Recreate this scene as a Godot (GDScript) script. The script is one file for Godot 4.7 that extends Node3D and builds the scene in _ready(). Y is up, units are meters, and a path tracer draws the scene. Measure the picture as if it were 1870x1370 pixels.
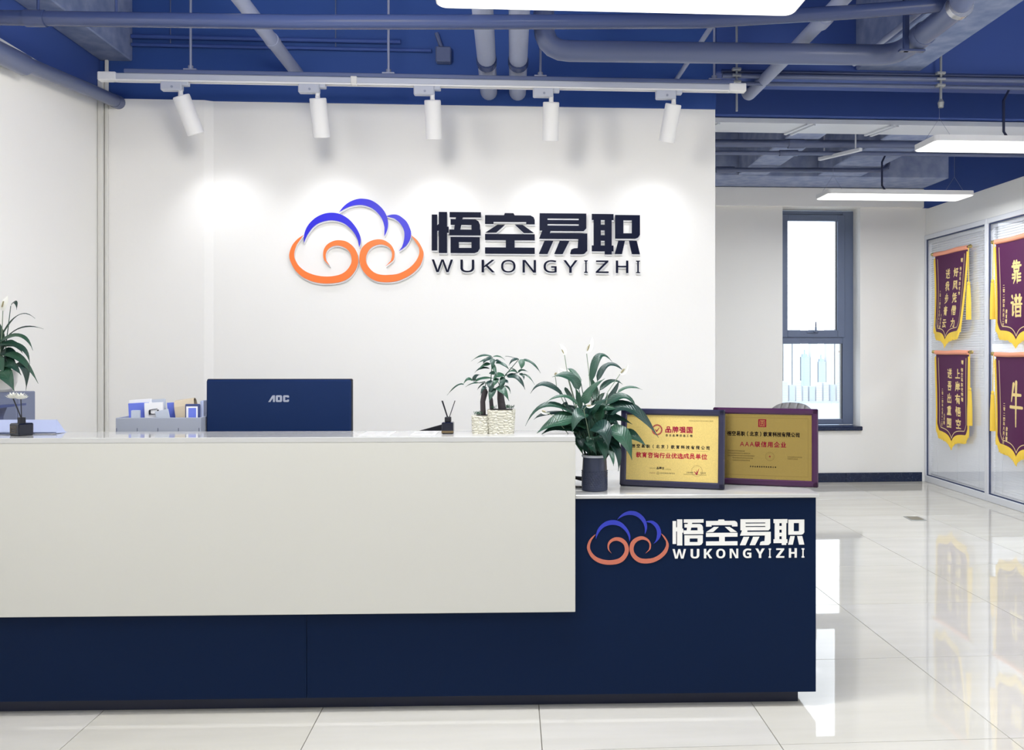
extends Node3D
# A company reception: white and navy desk, logo wall under track spots, navy ceiling services, glazed partition with banners.

# ---------------------------------------------------------------- mesh builder
class MB:
	var v := PackedVector3Array()
	var n := PackedVector3Array()
	var uv := PackedVector2Array()
	var col := PackedColorArray()
	var xf := Transform3D()
	var tint := Color.WHITE
	func tri(a: Vector3, b: Vector3, c: Vector3, na: Vector3, nb: Vector3, nc: Vector3, ua := Vector2.ZERO, ub := Vector2.ZERO, uc := Vector2.ZERO) -> void:
		if (b - a).cross(c - a).dot(na + nb + nc) > 0.0:
			var t := b; b = c; c = t
			t = nb; nb = nc; nc = t
			var u := ub; ub = uc; uc = u
		for p in [a, b, c]:
			v.append(xf * p)
			col.append(tint)
		for m in [na, nb, nc]:
			n.append((xf.basis * m).normalized())
		uv.append(ua); uv.append(ub); uv.append(uc)
	func flat(a: Vector3, b: Vector3, c: Vector3, d: Vector3, m: Vector3) -> void:
		tri(a, b, c, m, m, m, Vector2(0, 1), Vector2(1, 1), Vector2(1, 0))
		tri(a, c, d, m, m, m, Vector2(0, 1), Vector2(1, 0), Vector2(0, 0))
	func quad(a: Vector3, b: Vector3, c: Vector3, d: Vector3, na: Vector3, nb: Vector3, nc: Vector3, nd: Vector3, ua := Vector2.ZERO, ub := Vector2.ZERO, uc := Vector2.ZERO, ud := Vector2.ZERO) -> void:
		tri(a, b, c, na, nb, nc, ua, ub, uc)
		tri(a, c, d, na, nc, nd, ua, uc, ud)
	func corner(c: Vector3, h: Vector3, s: Vector3, b: float, axis: int) -> Vector3:
		var q := h - Vector3(b, b, b)
		q[axis] = h[axis]
		return c + q * s
	# chamfered box
	func box(c: Vector3, size: Vector3, b := 0.0) -> void:
		var h := size / 2.0
		b = minf(b, minf(h.x, minf(h.y, h.z)) * 0.9)
		for ax in 3:
			var o1 := (ax + 1) % 3
			var o2 := (ax + 2) % 3
			for s in [-1.0, 1.0]:
				var m := Vector3.ZERO
				m[ax] = s
				var pts: Array[Vector3] = []
				for k in [[-1, -1], [1, -1], [1, 1], [-1, 1]]:
					var sg := Vector3.ZERO
					sg[ax] = s; sg[o1] = k[0]; sg[o2] = k[1]
					pts.append(corner(c, h, sg, b, ax))
				flat(pts[0], pts[1], pts[2], pts[3], m)
		if b <= 0.0:
			return
		for ax in 3:
			var o1 := (ax + 1) % 3
			var o2 := (ax + 2) % 3
			for k in [[-1, -1], [1, -1], [1, 1], [-1, 1]]:
				var s0 := Vector3.ZERO
				s0[ax] = -1; s0[o1] = k[0]; s0[o2] = k[1]
				var s1 := s0
				s1[ax] = 1
				var m := Vector3.ZERO
				m[o1] = k[0]; m[o2] = k[1]
				flat(corner(c, h, s0, b, o1), corner(c, h, s1, b, o1), corner(c, h, s1, b, o2), corner(c, h, s0, b, o2), m.normalized())
		for sx in [-1, 1]:
			for sy in [-1, 1]:
				for sz in [-1, 1]:
					var s := Vector3(sx, sy, sz)
					var m := s.normalized()
					tri(corner(c, h, s, b, 0), corner(c, h, s, b, 1), corner(c, h, s, b, 2), m, m, m)
	# from corner to corner
	func span(lo: Vector3, hi: Vector3, b := 0.0) -> void:
		box((lo + hi) / 2.0, (hi - lo).abs(), b)
	# round tube along points, radii per point
	func tube(pts: Array, radii: Array, seg := 10, caps := true) -> void:
		var rings := []
		var norms := []
		var up := Vector3(0.3, 1, 0.2).normalized()
		for i in pts.size():
			var t: Vector3 = pts[mini(i + 1, pts.size() - 1)] - pts[maxi(i - 1, 0)]
			t = t.normalized()
			if absf(t.dot(up)) > 0.97:
				up = Vector3(1, 0.1, 0.3).normalized()
			var x := t.cross(up).normalized()
			var y := x.cross(t).normalized()
			up = y
			var ring := []
			var nn := []
			var r: float = radii[mini(i, radii.size() - 1)]
			for k in seg:
				var a := TAU * k / seg
				var d := x * cos(a) + y * sin(a)
				nn.append(d)
				ring.append(pts[i] + d * r)
			rings.append(ring); norms.append(nn)
		for i in pts.size() - 1:
			for k in seg:
				var j := (k + 1) % seg
				quad(rings[i][k], rings[i][j], rings[i + 1][j], rings[i + 1][k], norms[i][k], norms[i][j], norms[i + 1][j], norms[i + 1][k])
		if caps:
			for e in [0, pts.size() - 1]:
				var m: Vector3 = (pts[0] - pts[1]) if e == 0 else (pts[e] - pts[e - 1])
				m = m.normalized()
				for k in seg:
					tri(pts[e], rings[e][k], rings[e][(k + 1) % seg], m, m, m)
	func rod(a: Vector3, b: Vector3, r: float, seg := 10) -> void:
		tube([a, b], [r, r], seg)
	# profile: Vector2(radius, height), around y at c; smooth unless corners are doubled
	func lathe(c: Vector3, prof: Array, seg := 24) -> void:
		for i in prof.size() - 1:
			var p: Vector2 = prof[i]
			var q: Vector2 = prof[i + 1]
			if p.is_equal_approx(q):
				continue
			var d := (q - p).normalized()
			var m2 := Vector2(d.y, -d.x)
			for k in seg:
				var a := TAU * k / seg
				var b := TAU * (k + 1) / seg
				var ca := Vector3(cos(a), 0, sin(a))
				var cb := Vector3(cos(b), 0, sin(b))
				var na := ca * m2.x + Vector3.UP * m2.y
				var nb := cb * m2.x + Vector3.UP * m2.y
				quad(c + ca * p.x + Vector3.UP * p.y, c + cb * p.x + Vector3.UP * p.y, c + cb * q.x + Vector3.UP * q.y, c + ca * q.x + Vector3.UP * q.y, na, nb, nb, na)
	# polygon (x, y) with holes, pushed from z0 to z1
	func extrude(outer: PackedVector2Array, holes: Array, z0: float, z1: float, back := false) -> void:
		var key := outer.duplicate()
		if Geometry2D.is_polygon_clockwise(key):
			key.reverse()
		for h: PackedVector2Array in holes:
			var hole := h.duplicate()
			if not Geometry2D.is_polygon_clockwise(hole):
				hole.reverse()
			var bi := 0
			var bj := 0
			var best := INF
			for i in key.size():
				for j in hole.size():
					var d := key[i].distance_squared_to(hole[j])
					if d < best:
						best = d; bi = i; bj = j
			var joined := PackedVector2Array()
			for i in bi + 1:
				joined.append(key[i])
			for j in hole.size() + 1:
				joined.append(hole[(bj + j) % hole.size()])
			for i in range(bi, key.size()):
				joined.append(key[i])
			key = joined
		var idx := Geometry2D.triangulate_polygon(key)
		var m := Vector3(0, 0, 1)
		for i in range(0, idx.size(), 3):
			var a := key[idx[i]]
			var b := key[idx[i + 1]]
			var c := key[idx[i + 2]]
			tri(Vector3(a.x, a.y, z1), Vector3(b.x, b.y, z1), Vector3(c.x, c.y, z1), m, m, m)
			if back:
				tri(Vector3(a.x, a.y, z0), Vector3(b.x, b.y, z0), Vector3(c.x, c.y, z0), -m, -m, -m)
		for loop in [outer] + holes:
			var inside: bool = loop != outer
			var cw := Geometry2D.is_polygon_clockwise(loop)
			for i in loop.size():
				var p: Vector2 = loop[i]
				var q: Vector2 = loop[(i + 1) % loop.size()]
				var d := (q - p).normalized()
				var o := Vector3(d.y, -d.x, 0)
				if cw != inside:
					o = -o
				flat(Vector3(p.x, p.y, z0), Vector3(q.x, q.y, z0), Vector3(q.x, q.y, z1), Vector3(p.x, p.y, z1), o)
	# leaf blade along a bent midrib; w half width profile, fold sinks the midrib, both faces
	func leaf(a: Vector3, b: Vector3, c: Vector3, w: float, face: Vector3, fold := 0.25, fat := 0.5, rows := 12) -> void:
		var pts: Array[Vector3] = []
		for i in rows + 1:
			var t := float(i) / rows
			var m := b * 2.0 - (a + c) / 2.0
			pts.append(a * (1 - t) * (1 - t) + m * 2 * t * (1 - t) + c * t * t)
		var L := []
		var M := []
		var R := []
		var N := []
		var side0 := Vector3.ZERO
		for i in rows + 1:
			var t := float(i) / rows
			var d := (pts[mini(i + 1, rows)] - pts[maxi(i - 1, 0)]).normalized()
			var side := d.cross(face).normalized()
			if side.length() < 0.5:
				side = side0
			side0 = side
			var up := side.cross(d).normalized()
			var k := minf(pow(t, fat) * pow(1.0 - t, 1.15) * 2.15, 1.0) if t < 0.82 else pow((1.0 - t) / 0.18, 1.4) * pow(0.82, fat) * pow(0.18, 1.15) * 2.15
			var hw := maxf(w * 0.5 * k, 0.0006)
			var wav := sin(t * 9.0 + w * 400.0) * hw * 0.16
			L.append(pts[i] - side * hw + up * (hw * fold + wav))
			R.append(pts[i] + side * hw + up * (hw * fold - wav))
			M.append(pts[i])
			N.append([(up + side * fold).normalized(), up, (up - side * fold).normalized()])
		for i in rows:
			var t0 := float(i) / rows
			var t1 := float(i + 1) / rows
			quad(L[i], M[i], M[i + 1], L[i + 1], N[i][0], N[i][1], N[i + 1][1], N[i + 1][0], Vector2(0, t0), Vector2(0.5, t0), Vector2(0.5, t1), Vector2(0, t1))
			quad(M[i], R[i], R[i + 1], M[i + 1], N[i][1], N[i][2], N[i + 1][2], N[i + 1][1], Vector2(0.5, t0), Vector2(1, t0), Vector2(1, t1), Vector2(0.5, t1))
	func mesh() -> ArrayMesh:
		var arr := []
		arr.resize(Mesh.ARRAY_MAX)
		arr[Mesh.ARRAY_VERTEX] = v
		arr[Mesh.ARRAY_NORMAL] = n
		arr[Mesh.ARRAY_TEX_UV] = uv
		var m := ArrayMesh.new()
		m.add_surface_from_arrays(Mesh.PRIMITIVE_TRIANGLES, arr)
		return m

var M := {}
var rng := RandomNumberGenerator.new()
var taken := {}

func numbered(called: String) -> String:
	var k: int = taken.get(called, 0)
	taken[called] = k + 1
	return called if k == 0 else "%s_%03d" % [called, k]

func thing(called: String, label: String, category: String, at := Vector3.ZERO, turn := 0.0, group := "") -> Node3D:
	var o := Node3D.new()
	o.name = numbered(called)
	add_child(o)
	o.position = at
	o.rotation_degrees.y = turn
	tag(o, label, category, group)
	return o

func tag(o: Node, label: String, category: String, group := "") -> void:
	o.set_meta("label", label)
	o.set_meta("category", category)
	if group:
		o.set_meta("group", group)

func part(parent: Node, called: String, shape, m: Material, label := "") -> MeshInstance3D:
	var o := MeshInstance3D.new()
	o.name = called
	o.mesh = shape.mesh() if shape is MB else shape
	o.material_override = m
	parent.add_child(o, true)
	if label:
		o.set_meta("label", label)
	return o

func struct(called: String, shape, m: Material, parent: Node = self) -> MeshInstance3D:
	var o := part(parent, called if parent != self else numbered(called), shape, m)
	if parent == self:
		o.set_meta("kind", "structure")
	return o

func mat(key: String, c: Color, rough := 0.6, metal := 0.0, spec := 0.5) -> StandardMaterial3D:
	var m := StandardMaterial3D.new()
	m.resource_name = key
	m.albedo_color = c
	m.roughness = rough
	m.metallic = metal
	m.metallic_specular = spec
	M[key] = m
	return m

func rgb(r: int, g: int, b: int) -> Color:
	return Color8(r, g, b)

func noise_tex(freq: float, lo: Color, hi: Color, size := 512, octaves := 4, seed_no := 1) -> NoiseTexture2D:
	var f := FastNoiseLite.new()
	f.seed = seed_no
	f.frequency = freq
	f.fractal_octaves = octaves
	var t := NoiseTexture2D.new()
	t.width = size; t.height = size
	t.seamless = true
	t.noise = f
	var g := Gradient.new()
	g.set_color(0, lo); g.set_color(1, hi)
	t.color_ramp = g
	return t

func bumpy(m: StandardMaterial3D, freq: float, scale: float, size := 512, seed_no := 3) -> void:
	var f := FastNoiseLite.new()
	f.seed = seed_no
	f.frequency = freq
	var t := NoiseTexture2D.new()
	t.width = size; t.height = size
	t.seamless = true
	t.as_normal_map = true
	t.bump_strength = 3.0
	t.noise = f
	m.normal_enabled = true
	m.normal_texture = t
	m.normal_scale = scale
	m.uv1_triplanar = true
	m.uv1_world_triplanar = true

# ---------------------------------------------------------------- a stroke alphabet: each stroke a run of xxyy points on a 100 by 100 square
const HAN := {
	"悟": "1035 0755,2005 2095,2828 3440,4212 9412,6412 5650,4631 8531 8350,3850 9850,4863 4896,4863 8863 8896,4890 8890",
	"空": "5003 5014,1016 0832,1016 9116 8730,3626 1846,6026 8644,2056 8056,5056 5090,0890 9290",
	"易": "2506 2546,2506 7806 7846,2526 7826,2546 7846,3046 1072,2256 8856 8492 7288,4458 2286,6658 4492",
	"职": "0612 4812,1412 1480,3812 3896,1434 3834,1456 3856,0484 4876,5618 5658,5618 9018 9058,5658 9058,6268 4694,8268 9694",
	"(": "6505 5025 5075 6595",
	")": "3505 5025 5075 3595",
	"北": "3606 3692,0836 3636,0682 3670,6006 6088 9288 9274,9026 6048",
	"京": "5002 5016,0818 9218,2832 2856,2832 7432 7456,2856 7456,5056 5094 3890,3066 1290,7066 9090",
	"教": "2604 2640,1020 4420,0440 5440,4610 1460,1852 4452 3066,3066 3092 2288,0876 5072,6804 5644,6024 9624,8626 7462 4494,6036 7464 9694",
	"育": "5002 5012,0616 9416,4016 2436 7634,6428 8042,2648 2696,2648 7648 7692 6690,2662 7662,2676 7676",
	"科": "4206 1218,2814 2896,0634 5034,2838 0670,3042 4858,6214 7228,5836 7050,5268 9858,8404 8496",
	"技": "2204 2294 1288,0628 4028,0664 4050,4424 9624,7004 7044,4644 8844 7670 4694,5252 7078 9694",
	"有": "0620 9420,4404 3036 0662,3244 3296,3244 7844 7894 6690,3260 7860,3276 7876",
	"限": "1008 1096,1008 3608 2436 3654 1858,5208 5290 6882,5208 8808 8842,5225 8825,5242 8842,9054 7064,6046 7474 9692",
	"公": "3608 2830 0650,6408 7430 9650,4448 2486 7680,6664 8492",
	"司": "1014 8814 8894 7090,1034 7034,1852 1886,1852 6452 6484,1880 6480",
	"咨": "1410 2420,0840 2832,4404 3226,4016 9016 8030,6224 5040 3052,6232 9050,2662 2696,2662 7662 7696,2692 7692",
	"询": "1208 2220,0436 2236 2286 3474,5004 3834,4620 9020 9092 7490,4644 4478,4644 7444 7478,4660 7460,4678 7478",
	"行": "3006 0834,3430 0662,2048 2096,4418 9218,3848 9648,7448 7494 6090",
	"业": "3606 3688,6406 6488,1232 2666,8832 7664,0690 9490",
	"优": "2806 0656,1838 1896,3634 9634,5806 5650 3694,6834 6886 7690 9490 9472,7610 8824",
	"选": "1012 2024,0442 2042 2074 0892,2078 4092 9692,4610 4024,4224 9024,6606 6644,3644 9644,5646 5070 3880,7246 7278 9678 9668",
	"成": "1424 9424,1424 1460 0494,1446 4446 4080 2876,6004 6640 7876 9690 9672,8844 6884,7808 8818",
	"员": "2806 2830,2806 7406 7430,2830 7430,1842 1878,1842 8242 8278,5050 4874 0894,5878 9294",
	"单": "3004 3818,7004 6018,2022 2056,2022 8022 8056,2040 8040,2056 8056,0672 9472,5022 5096",
	"位": "2806 0650,1834 1896,6404 6818,3826 9626,4840 5476,8438 7488,3490 9690",
	"品": "3008 3040,3008 7008 7040,3040 7040,0854 0894,0854 4454 4494,0890 4490,5654 5694,5654 9254 9294,5690 9290",
	"牌": "1208 1250 0494,1230 4230,3206 3230,1252 3652 3694,6804 6214,4816 4850,4816 9216 9250,4832 9232,4850 9250,7016 4064,4270 9670,7254 7296",
	"强": "0812 4012 4036 1036 0860 4060 3892 2288,5008 5030,5008 8808 8830,5030 8830,4842 4868,4842 9242 9268,4868 9268,7030 7088,4490 9284,8278 9494",
	"国": "1008 1096,1008 9008 9096,1090 9090,2826 7226,3046 7046,2672 7472,5026 5072,6054 6864",
	"自": "5004 4018,2020 2096,2020 8020 8096,2044 8044,2068 8068,2090 8090",
	"主": "4604 5616,1426 8626,1854 8254,5026 5088,0690 9490",
	"工": "1016 9016,5016 5086,0686 9486",
	"程": "4206 1218,2814 2896,0634 4834,2838 0670,3042 4456,5610 5638,5610 9010 9038,5638 9038,5250 9450,5670 9270,7450 7490,4892 9892",
	"级": "2806 1034 3032 0862 3656,0684 3874,4414 8814 7644 9244 7476 4494,5614 5450 3894,5640 7070 9694",
	"信": "2806 0650,1834 1896,6404 6814,4020 9620,5036 8836,5050 8850,4866 4896,4866 8866 8896,4890 8890",
	"用": "1812 1860 0694,1812 8612 8694 7490,1838 8638,1862 8662,5212 5294",
	"企": "5004 3028 0446,5004 7028 9646,5040 5090,5062 8062,2456 2490,0890 9290",
	"好": "2406 1648 4080,4026 3260 0892,0430 4428,5214 8814 7034,7034 7288 5884,4648 9848",
	"风": "1810 1856 0492,1810 8210 8280 9690 9676,6426 2882,3230 7080",
	"凭": "2804 0830,1824 1854,8206 4416,3430 9430,6416 6452,4052 9252,3062 3080 1296,3062 6862 6890 9290 9478",
	"借": "2806 0650,1834 1896,3620 9620,5006 5036,7806 7836,3436 9836,4650 4696,4650 8650 8696,4672 8672,4692 8692",
	"力": "1230 8430 8090 5884,4806 4450 0892",
	"送": "1012 2024,0442 2042 2074 0892,2078 4092 9692,5006 5618,8004 7018,4022 9422,3644 9644,6622 6444 3878,6846 9278",
	"我": "4206 0820,2616 2692 1686,0436 9636,0468 4454,5806 6440 7876 9690 9672,8844 5486,7810 8822",
	"步": "5004 5044,5022 8422,2418 2444,0644 9444,5050 5080,2654 1476,8656 6080 1296",
	"青": "1016 9016,1830 8230,0644 9444,5004 5044,2656 2696,2656 7656 7692 6690,2668 7668,2680 7680",
	"云": "2014 8014,0640 9440,4442 1686 8480,6664 9294",
	"上": "4806 4888,4842 8642,0690 9490",
	"岸": "5004 5026,1810 1828 8228 8210,1640 9240,1640 1470 0496,3054 8254,2672 9472,5454 5496",
	"吾": "1408 8608,4808 3848,2028 7628 7248,0648 9448,2260 2296,2260 7860 7896,2290 7890",
	"出": "5004 5090,1618 1644 8444 8418,1056 1090 9090 9056",
	"重": "8004 2412,0820 9220,2232 2262,2232 7832 7862,2247 7847,2262 7862,5008 5090,1476 8676,0690 9490",
	"围": "1008 1096,1008 9008 9096,1090 9090,2824 7424,2640 7640,2656 7456 7272 6670,5014 5084",
	"靠": "2802 1818,1810 8010,5002 5022,0822 9222,2830 2844,2830 7230 7244,2844 7244,4050 4074 2496,1258 4058,1272 4072,6050 6096,6058 9058,6072 9072,6086 9086",
	"谱": "1206 2218,0434 2234 2286 3474,5004 5614,8204 7614,3816 9616,5616 5640,7616 7640,4222 4836,9022 8436,3442 9842,4854 4896,4854 8654 8696,4874 8674,4892 8692",
	"牛": "3008 1444,2430 8430,0656 9456,5004 5096",
	"二": "2024 8024,0880 9280",
	"零": "2006 8006,0818 0432,0818 9218 9632,5006 5036,2424 4024,6024 7624,5038 1062,5038 9062,3062 7062 5090",
	"四": "1016 1092,1016 9016 9092,1086 9086,3816 3650 2262,6216 6252 7856",
	"年": "2804 0836,2420 8820,2044 8444,2244 2268,0668 9668,5420 5496",
	"月": "2608 2660 1094,2608 7808 7894 6690,2634 7834,2658 7858",
	"日": "2010 2094,2010 8010 8094,2048 8048,2090 8090",
	"十": "0648 9448,5006 5096",
	"七": "0652 9436,4206 4482 5490 9290 9272",
	"八": "3614 3050 0692,6012 7050 9692",
	"六": "4606 5420,0634 9434,3450 1092,6450 9092",
	"赠": "0810 0864,0810 4010 4064,2426 2260 0692,2868 4492,5606 6216,8806 8016,5020 5048,5020 9420 9448,7020 7048,5034 9434,5048 9448,5260 5296,5260 9060 9096,5278 9078,5292 9092",
	"老": "1420 7420,4804 4840,0640 9440,8612 2076,4456 4484 5690 9090 9274,7856 4666",
	"师": "1020 1056,2606 2656 0894,4412 9612,4830 4876,4830 9030 9076 8074,7012 7096",
	"A": "1096 5006 9096,2464 7664",
}

func strokes(ch: String) -> Array:
	var r := []
	for s in (HAN[ch] as String).split(","):
		var line := PackedVector2Array()
		for p in s.split(" ", false):
			line.append(Vector2(p.substr(0, 2).to_int(), p.substr(2, 2).to_int()) / 100.0)
		r.append(line)
	return r

# a thick line drawn on an image, from p to q, width tapering from w0 to w1
func draw_stroke(im: Image, p: Vector2, q: Vector2, w0: float, w1: float, c: Color) -> void:
	var w := maxf(w0, w1) + 1.0
	var d := q - p
	var l2 := maxf(d.length_squared(), 0.0001)
	for y in range(maxi(int(minf(p.y, q.y) - w), 0), mini(int(maxf(p.y, q.y) + w) + 1, im.get_height())):
		for x in range(maxi(int(minf(p.x, q.x) - w), 0), mini(int(maxf(p.x, q.x) + w) + 1, im.get_width())):
			var s := Vector2(x + 0.5, y + 0.5)
			var t := clampf((s - p).dot(d) / l2, 0.0, 1.0)
			if s.distance_to(p + d * t) <= lerpf(w0, w1, t):
				im.set_pixel(x, y, c)

func draw_char(im: Image, ch: String, at: Vector2, size: Vector2, w: float, c: Color, brush := false) -> void:
	if not HAN.has(ch):
		return
	for line: PackedVector2Array in strokes(ch):
		for i in line.size() - 1:
			var p := at + line[i] * size
			var q := at + line[i + 1] * size
			if brush:
				var steep := absf(q.y - p.y) > absf(q.x - p.x)
				var last := i == line.size() - 2
				draw_stroke(im, p, q, w * (1.25 if steep else 0.95), w * ((0.5 if last else 1.1) if steep else 0.85), c)
			else:
				draw_stroke(im, p, q, w, w, c)

func draw_text(im: Image, text: String, at: Vector2, size: Vector2, step: Vector2, w: float, c: Color, brush := false) -> void:
	for i in text.length():
		draw_char(im, text[i], at + step * i, size, w, c, brush)

func draw_ring(im: Image, c0: Vector2, r0: float, r1: float, c: Color) -> void:
	for y in range(int(c0.y - r1) - 1, int(c0.y + r1) + 2):
		for x in range(int(c0.x - r1) - 1, int(c0.x + r1) + 2):
			var d := Vector2(x + 0.5, y + 0.5).distance_to(c0)
			if d >= r0 and d <= r1 and x >= 0 and y >= 0 and x < im.get_width() and y < im.get_height():
				im.set_pixel(x, y, c)

# a line of print too small to read
func small_print(im: Image, at: Vector2, width: float, h: float, c: Color) -> void:
	var x := at.x
	while x < at.x + width:
		var g := h * rng.randf_range(0.75, 0.95)
		for k in 3:
			var y := at.y + h * (0.1 + 0.4 * k)
			draw_stroke(im, Vector2(x, y), Vector2(x + g * rng.randf_range(0.5, 0.9), y), h * 0.07, h * 0.07, c)
		draw_stroke(im, Vector2(x + g * rng.randf_range(0.2, 0.6), at.y), Vector2(x + g * rng.randf_range(0.2, 0.6), at.y + h), h * 0.07, h * 0.07, c)
		x += h

func tex(im: Image) -> ImageTexture:
	im.generate_mipmaps()
	return ImageTexture.create_from_image(im)

# ---------------------------------------------------------------- the company sign, laid out on a 1710 by 505 field for the lettering and 1567 by 1027 for the emblem
func R(x0: float, y0: float, x1: float, y1: float) -> Array:
	return [Vector2(x0, y0), Vector2(x1, y0), Vector2(x1, y1), Vector2(x0, y1)]

func sign_characters() -> Array:
	# each character: list of [outer, hole or null]
	return [
		[[R(65, 117, 110, 410), null], [[Vector2(108, 205), Vector2(126, 190), Vector2(126, 246), Vector2(108, 250)], null], [R(122, 95, 190, 430), null], [R(188, 215, 203, 265), null],
			[R(210, 95, 465, 138), null], [[Vector2(262, 136), Vector2(318, 136), Vector2(296, 242), Vector2(246, 242)], null],
			[[Vector2(218, 155), Vector2(420, 155), Vector2(446, 170), Vector2(457, 198), Vector2(457, 240), Vector2(388, 240), Vector2(388, 200), Vector2(218, 200)], null], [R(208, 238, 462, 285), null],
			[[Vector2(218, 300), Vector2(455, 300), Vector2(455, 392), Vector2(440, 418), Vector2(412, 430), Vector2(218, 430)], R(285, 340, 388, 388)]],
		[[[Vector2(660, 100), Vector2(730, 100), Vector2(742, 120), Vector2(652, 120)], null],
			[[Vector2(498, 118), Vector2(870, 118), Vector2(896, 132), Vector2(905, 155), Vector2(905, 190), Vector2(835, 190), Vector2(835, 172), Vector2(568, 172), Vector2(568, 190), Vector2(498, 190)], null],
			[[Vector2(600, 195), Vector2(662, 195), Vector2(590, 260), Vector2(500, 262)], null], [[Vector2(742, 195), Vector2(805, 195), Vector2(900, 262), Vector2(815, 262)], null],
			[R(498, 272, 905, 322), null], [R(668, 320, 740, 385), null], [R(498, 382, 905, 433), null]],
		[[R(945, 98, 1010, 240), null], [R(1009, 98, 1330, 140), null], [R(1009, 153, 1269, 186), null], [[Vector2(1009, 199), Vector2(1330, 199), Vector2(1330, 220), Vector2(1308, 243), Vector2(1009, 243)], null], [R(1268, 139, 1330, 200), null],
			[[Vector2(968, 238), Vector2(1035, 241), Vector2(1030, 262), Vector2(1338, 262), Vector2(1338, 405), Vector2(1312, 430), Vector2(1290, 433), Vector2(1195, 433), Vector2(1205, 395), Vector2(1230, 385), Vector2(1258, 383), Vector2(1264, 308), Vector2(940, 308)], null],
			[[Vector2(985, 325), Vector2(1058, 325), Vector2(1010, 433), Vector2(938, 433)], null], [[Vector2(1110, 325), Vector2(1190, 325), Vector2(1135, 433), Vector2(1065, 433)], null]],
		[[R(1375, 100, 1555, 150), null], [R(1390, 149, 1450, 361), null], [R(1482, 149, 1540, 433), null], [R(1449, 188, 1483, 235), null], [R(1449, 275, 1483, 320), null], [R(1375, 360, 1555, 408), null],
			[[Vector2(1568, 107), Vector2(1775, 107), Vector2(1775, 270), Vector2(1758, 293), Vector2(1735, 302), Vector2(1568, 302)], R(1637, 150, 1707, 258)],
			[[Vector2(1595, 320), Vector2(1650, 320), Vector2(1625, 430), Vector2(1565, 430)], null], [[Vector2(1683, 320), Vector2(1748, 320), Vector2(1775, 430), Vector2(1708, 430)], null]],
	]

const BODY_SHIFT := Vector3(0.002, -0.008, 0)

const LATIN := [["W", 65, 238], ["U", 298, 410], ["K", 470, 578], ["O", 630, 747], ["N", 805, 915], ["G", 978, 1085], ["Y", 1140, 1258], ["I", 1312, 1342], ["Z", 1408, 1515], ["H", 1575, 1678], ["I", 1742, 1776]]

func emblem_shapes() -> Array:
	var o := Vector2(128, 135)
	var blue := [
		[[295, 672], [300, 575], [340, 470], [420, 380], [520, 325], [620, 308], [720, 325], [820, 385], [900, 480], [945, 570], [958, 650], [940, 722]],
		[[925, 640], [890, 565], [830, 490], [750, 430], [650, 402], [560, 405], [460, 440], [390, 500], [335, 580]],
		[[705, 302], [760, 230], [830, 175], [910, 142], [980, 135], [1070, 150], [1150, 195], [1220, 265], [1262, 345], [1278, 430], [1268, 510], [1235, 587]],
		[[1236, 480], [1220, 410], [1190, 350], [1130, 280], [1060, 235], [980, 212], [900, 214], [820, 235], [750, 272]],
		[[1255, 345], [1320, 325], [1390, 328], [1450, 365], [1500, 415], [1535, 490], [1548, 560], [1530, 640], [1480, 710], [1405, 767]],
		[[1440, 718], [1462, 650], [1470, 560], [1455, 490], [1410, 420], [1350, 370]],
		[[290, 582], [225, 628], [165, 700], [132, 785], [128, 850], [150, 920], [200, 1010], [280, 1085], [380, 1135], [490, 1160], [600, 1162], [720, 1145], [820, 1095], [890, 1010], [925, 920], [927, 845], [905, 770], [860, 705], [790, 655], [710, 640], [640, 650], [570, 690], [530, 750], [520, 820], [535, 885], [600, 950]],
		[[558, 890], [548, 830], [560, 775], [600, 730], [650, 708], [710, 706], [780, 735], [830, 785], [850, 850], [848, 910], [820, 970], [770, 1025], [700, 1060], [600, 1078], [500, 1076], [400, 1055], [310, 1015], [240, 955], [200, 890], [185, 840], [188, 770], [215, 690]],
		[[1545, 570], [1620, 632], [1678, 730], [1695, 800], [1680, 880], [1640, 960], [1560, 1040], [1470, 1095], [1380, 1130], [1260, 1145], [1140, 1130], [1050, 1080], [980, 1000], [947, 910], [943, 830], [965, 745], [1020, 680], [1090, 640], [1170, 625], [1240, 640], [1310, 690], [1348, 760], [1352, 820], [1335, 880], [1250, 950]],
		[[1310, 885], [1325, 820], [1315, 760], [1280, 715], [1220, 690], [1160, 690], [1090, 720], [1045, 770], [1020, 840], [1025, 910], [1060, 975], [1120, 1030], [1200, 1055], [1300, 1055], [1400, 1040], [1500, 990], [1570, 930], [1620, 860], [1645, 790], [1640, 720]],
	]
	var r := []
	for k in range(0, blue.size(), 2):
		var out := smooth(blue[k], o)
		out.append_array(smooth(blue[k + 1], o))
		r.append(out)
	return r

func smooth(pts: Array, o: Vector2) -> PackedVector2Array:
	var r := PackedVector2Array()
	for i in pts.size() - 1:
		var a := Vector2(pts[maxi(i - 1, 0)][0], pts[maxi(i - 1, 0)][1]) - o
		var b := Vector2(pts[i][0], pts[i][1]) - o
		var c := Vector2(pts[i + 1][0], pts[i + 1][1]) - o
		var d := Vector2(pts[mini(i + 2, pts.size() - 1)][0], pts[mini(i + 2, pts.size() - 1)][1]) - o
		for k in 4:
			r.append(b.cubic_interpolate(c, a, d, k / 4.0))
	r.append(Vector2(pts[-1][0], pts[-1][1]) - o)
	return r

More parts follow.
